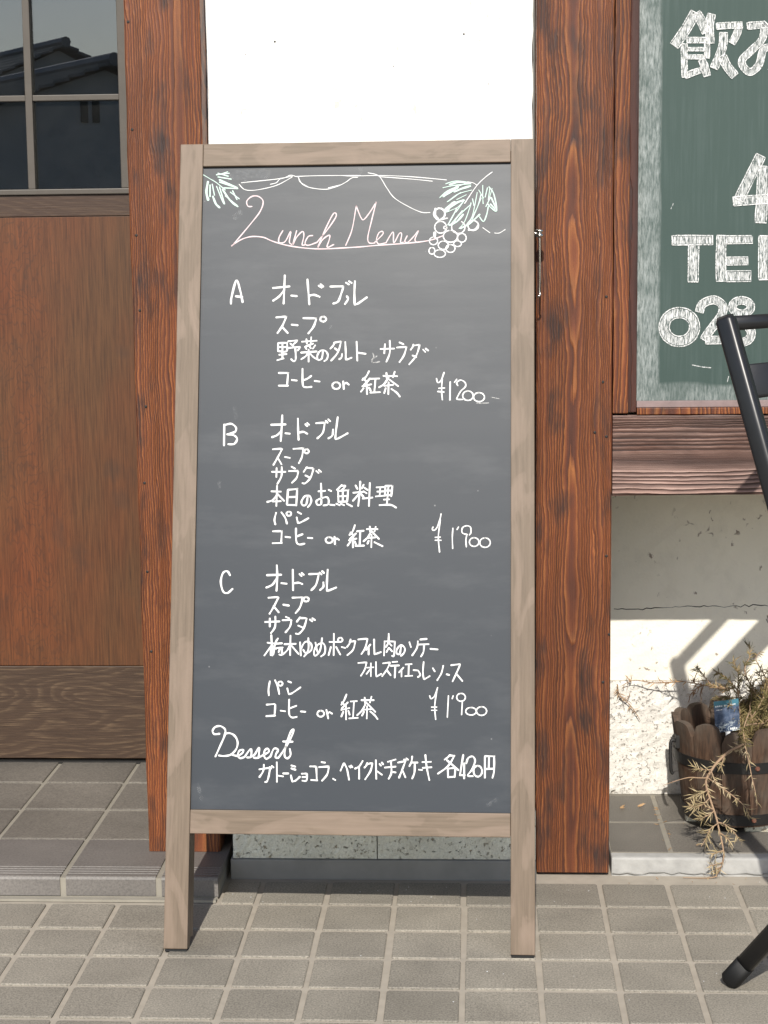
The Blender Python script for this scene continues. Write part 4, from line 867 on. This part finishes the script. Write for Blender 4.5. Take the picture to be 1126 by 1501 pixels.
for px, dn, l, yy in subs:
    pt = path(px, SP, 960, 1080, (.14-yy)*.4); stems.sweep(pt, [.0011-.0006*i/(len(pt)-1) for i in range(len(pt))], 5); sprig(lv, pt, dn, l, .15, start=.15 if dn > .3 else 0)
ppart('stem', stems, M['twig']); ppart('needle_leaves', lv, M['dry_leaf'], 'stuff')
bs, bl, br = MB(), MB(), MB(); random.seed(21)
def shoot(p, d, L, dens, leafmb, l):
    pts = [p]; d = d.normalized()
    for i in range(7): d = (d+V((random.gauss(0, .22), random.gauss(0, .22), random.gauss(0, .18)))).normalized(); pts.append(pts[-1]+d*L/7)
    pts = [V((max(q.x, .30), min(max(q.y, .12), YR-.012), max(q.z, ZL+.006))) for q in pts]
    bs.sweep(pts, [.0016-.0010*i/7 for i in range(8)], 5); sprig(leafmb, pts, dens, l, .05)
root = BC+V((0, 0, .138))
for k in range(105):
    a = random.uniform(0, 2*math.pi); rr = random.uniform(.01, .08); p = root+V((rr*math.cos(a)+.022, rr*math.sin(a)*.9, 0))
    if p.x < BC.x+.012: continue
    shoot(p, V((max(math.cos(a)*.75+.30, -.1), math.sin(a)*.55, random.uniform(.5, 1.3))), random.uniform(.07, .145), 1.05, bl, .016)
for px, yy, dn, mbx in (([(1075,1010),(1045,1005),(1028,985),(1020,978)], (.36,.40), .8, bl), ([(1085,1015),(1060,990),(1050,985)], (.38,.42), 1.2, bl), ([(1110,1020),(1092,985),(1100,960),(1097,945)], (.38,.42), .9, bl), ([(1126,1000),(1115,980),(1108,965),(1115,955)], (.38,.43), .35, bl),
      ([(1070,1012),(1030,1004),(1000,999),(975,1002)], (.38,.46), .45, br), ([(1030,1004),(1018,1012),(1010,1022)], (.42,.44), .5, br), ([(1015,1002),(1020,990)], (.43,.43), .5, br), ([(1032,1003),(1026,1018)], (.42,.43), .3, br),
      ([(1000,999),(960,1001),(930,997),(912,1005)], (.46,.484), .16, br), ([(905,1003),(908,1018),(925,1035),(938,1055)], (.484,.484), .28, br), ([(908,1020),(918,1026),(924,1015)], (.482,.484), .05, br), ([(925,1000),(917,990)], (.482,.482), .25, br), ([(1120,1060),(1090,1065),(1085,1085)], (.26,.19), .9, bl), ([(1100,1040),(1090,1070),(1094,1095)], (.22,.17), 1.0, bl)):
    n = len(px); pt = [V(p) for p in cat([tuple(onY(a, b, yy[0]+(yy[1]-yy[0])*i/(n-1))) for i, (a, b) in enumerate(px)], 5)]
    bs.sweep(pt, [.0012-.0006*i/(len(pt)-1) for i in range(len(pt))], 5); sprig(mbx, pt, dn, .013, 0.)
ppart('bush_stems', bs, M['twig']); ppart('bush_needles', bl, M['bush_leaf'], 'stuff'); ppart('withered_needles', br, M['brown_leaf'], 'stuff')

# dry bits fallen on ledge and paving
random.seed(5); db = MB()
for k in range(60):
    p = V((XC+random.gauss(0, .004)+.0, random.uniform(.18, .48), ZL+.001)) if k < 26 else V((random.uniform(.24, .75), random.uniform(.10, .14) if k < 46 else random.uniform(.16, .45), .0015 if k < 46 else ZL+.0012))
    needle(db, p, V((random.gauss(0, 1), random.gauss(0, 1), .08)), random.uniform(.003, .009), .0014, .6)
for (x, y) in ((909, 1184), (935, 1182)):
    p = onZ(x, y, ZL+.002); needle(db, p, V((1, .5, .25)), .014, .004, .8); needle(db, p, V((1, -.2, .2)), .010, .003, .9)
tag(db.build('dry_leaf_litter', M['brown_leaf']), 'dry needle leaves scattered on the ledge tiles and paving joints', 'leaf litter', kind='stuff')
fl = MB()
for k in range(34):
    x, y = random.uniform(300, 1126), random.choice((random.uniform(1286, 1330), random.uniform(1300, 1480)))
    p = onZ(x, y, .0012); s_ = random.uniform(.0005, .0014); a = random.uniform(0, 3)
    if p.y > .115: continue
    fl.add([p+V((s_*math.cos(a+i*1.57), s_*math.sin(a+i*1.57), .0006*(i % 2))) for i in range(4)], [(0, 1, 2, 3)])
tag(fl.build('grit', M['print']), 'tiny white grit flecks scattered on the paving', 'grit', kind='stuff')

# ------------------------------------------------------------------ houses across the street (mirrored in the door glass)
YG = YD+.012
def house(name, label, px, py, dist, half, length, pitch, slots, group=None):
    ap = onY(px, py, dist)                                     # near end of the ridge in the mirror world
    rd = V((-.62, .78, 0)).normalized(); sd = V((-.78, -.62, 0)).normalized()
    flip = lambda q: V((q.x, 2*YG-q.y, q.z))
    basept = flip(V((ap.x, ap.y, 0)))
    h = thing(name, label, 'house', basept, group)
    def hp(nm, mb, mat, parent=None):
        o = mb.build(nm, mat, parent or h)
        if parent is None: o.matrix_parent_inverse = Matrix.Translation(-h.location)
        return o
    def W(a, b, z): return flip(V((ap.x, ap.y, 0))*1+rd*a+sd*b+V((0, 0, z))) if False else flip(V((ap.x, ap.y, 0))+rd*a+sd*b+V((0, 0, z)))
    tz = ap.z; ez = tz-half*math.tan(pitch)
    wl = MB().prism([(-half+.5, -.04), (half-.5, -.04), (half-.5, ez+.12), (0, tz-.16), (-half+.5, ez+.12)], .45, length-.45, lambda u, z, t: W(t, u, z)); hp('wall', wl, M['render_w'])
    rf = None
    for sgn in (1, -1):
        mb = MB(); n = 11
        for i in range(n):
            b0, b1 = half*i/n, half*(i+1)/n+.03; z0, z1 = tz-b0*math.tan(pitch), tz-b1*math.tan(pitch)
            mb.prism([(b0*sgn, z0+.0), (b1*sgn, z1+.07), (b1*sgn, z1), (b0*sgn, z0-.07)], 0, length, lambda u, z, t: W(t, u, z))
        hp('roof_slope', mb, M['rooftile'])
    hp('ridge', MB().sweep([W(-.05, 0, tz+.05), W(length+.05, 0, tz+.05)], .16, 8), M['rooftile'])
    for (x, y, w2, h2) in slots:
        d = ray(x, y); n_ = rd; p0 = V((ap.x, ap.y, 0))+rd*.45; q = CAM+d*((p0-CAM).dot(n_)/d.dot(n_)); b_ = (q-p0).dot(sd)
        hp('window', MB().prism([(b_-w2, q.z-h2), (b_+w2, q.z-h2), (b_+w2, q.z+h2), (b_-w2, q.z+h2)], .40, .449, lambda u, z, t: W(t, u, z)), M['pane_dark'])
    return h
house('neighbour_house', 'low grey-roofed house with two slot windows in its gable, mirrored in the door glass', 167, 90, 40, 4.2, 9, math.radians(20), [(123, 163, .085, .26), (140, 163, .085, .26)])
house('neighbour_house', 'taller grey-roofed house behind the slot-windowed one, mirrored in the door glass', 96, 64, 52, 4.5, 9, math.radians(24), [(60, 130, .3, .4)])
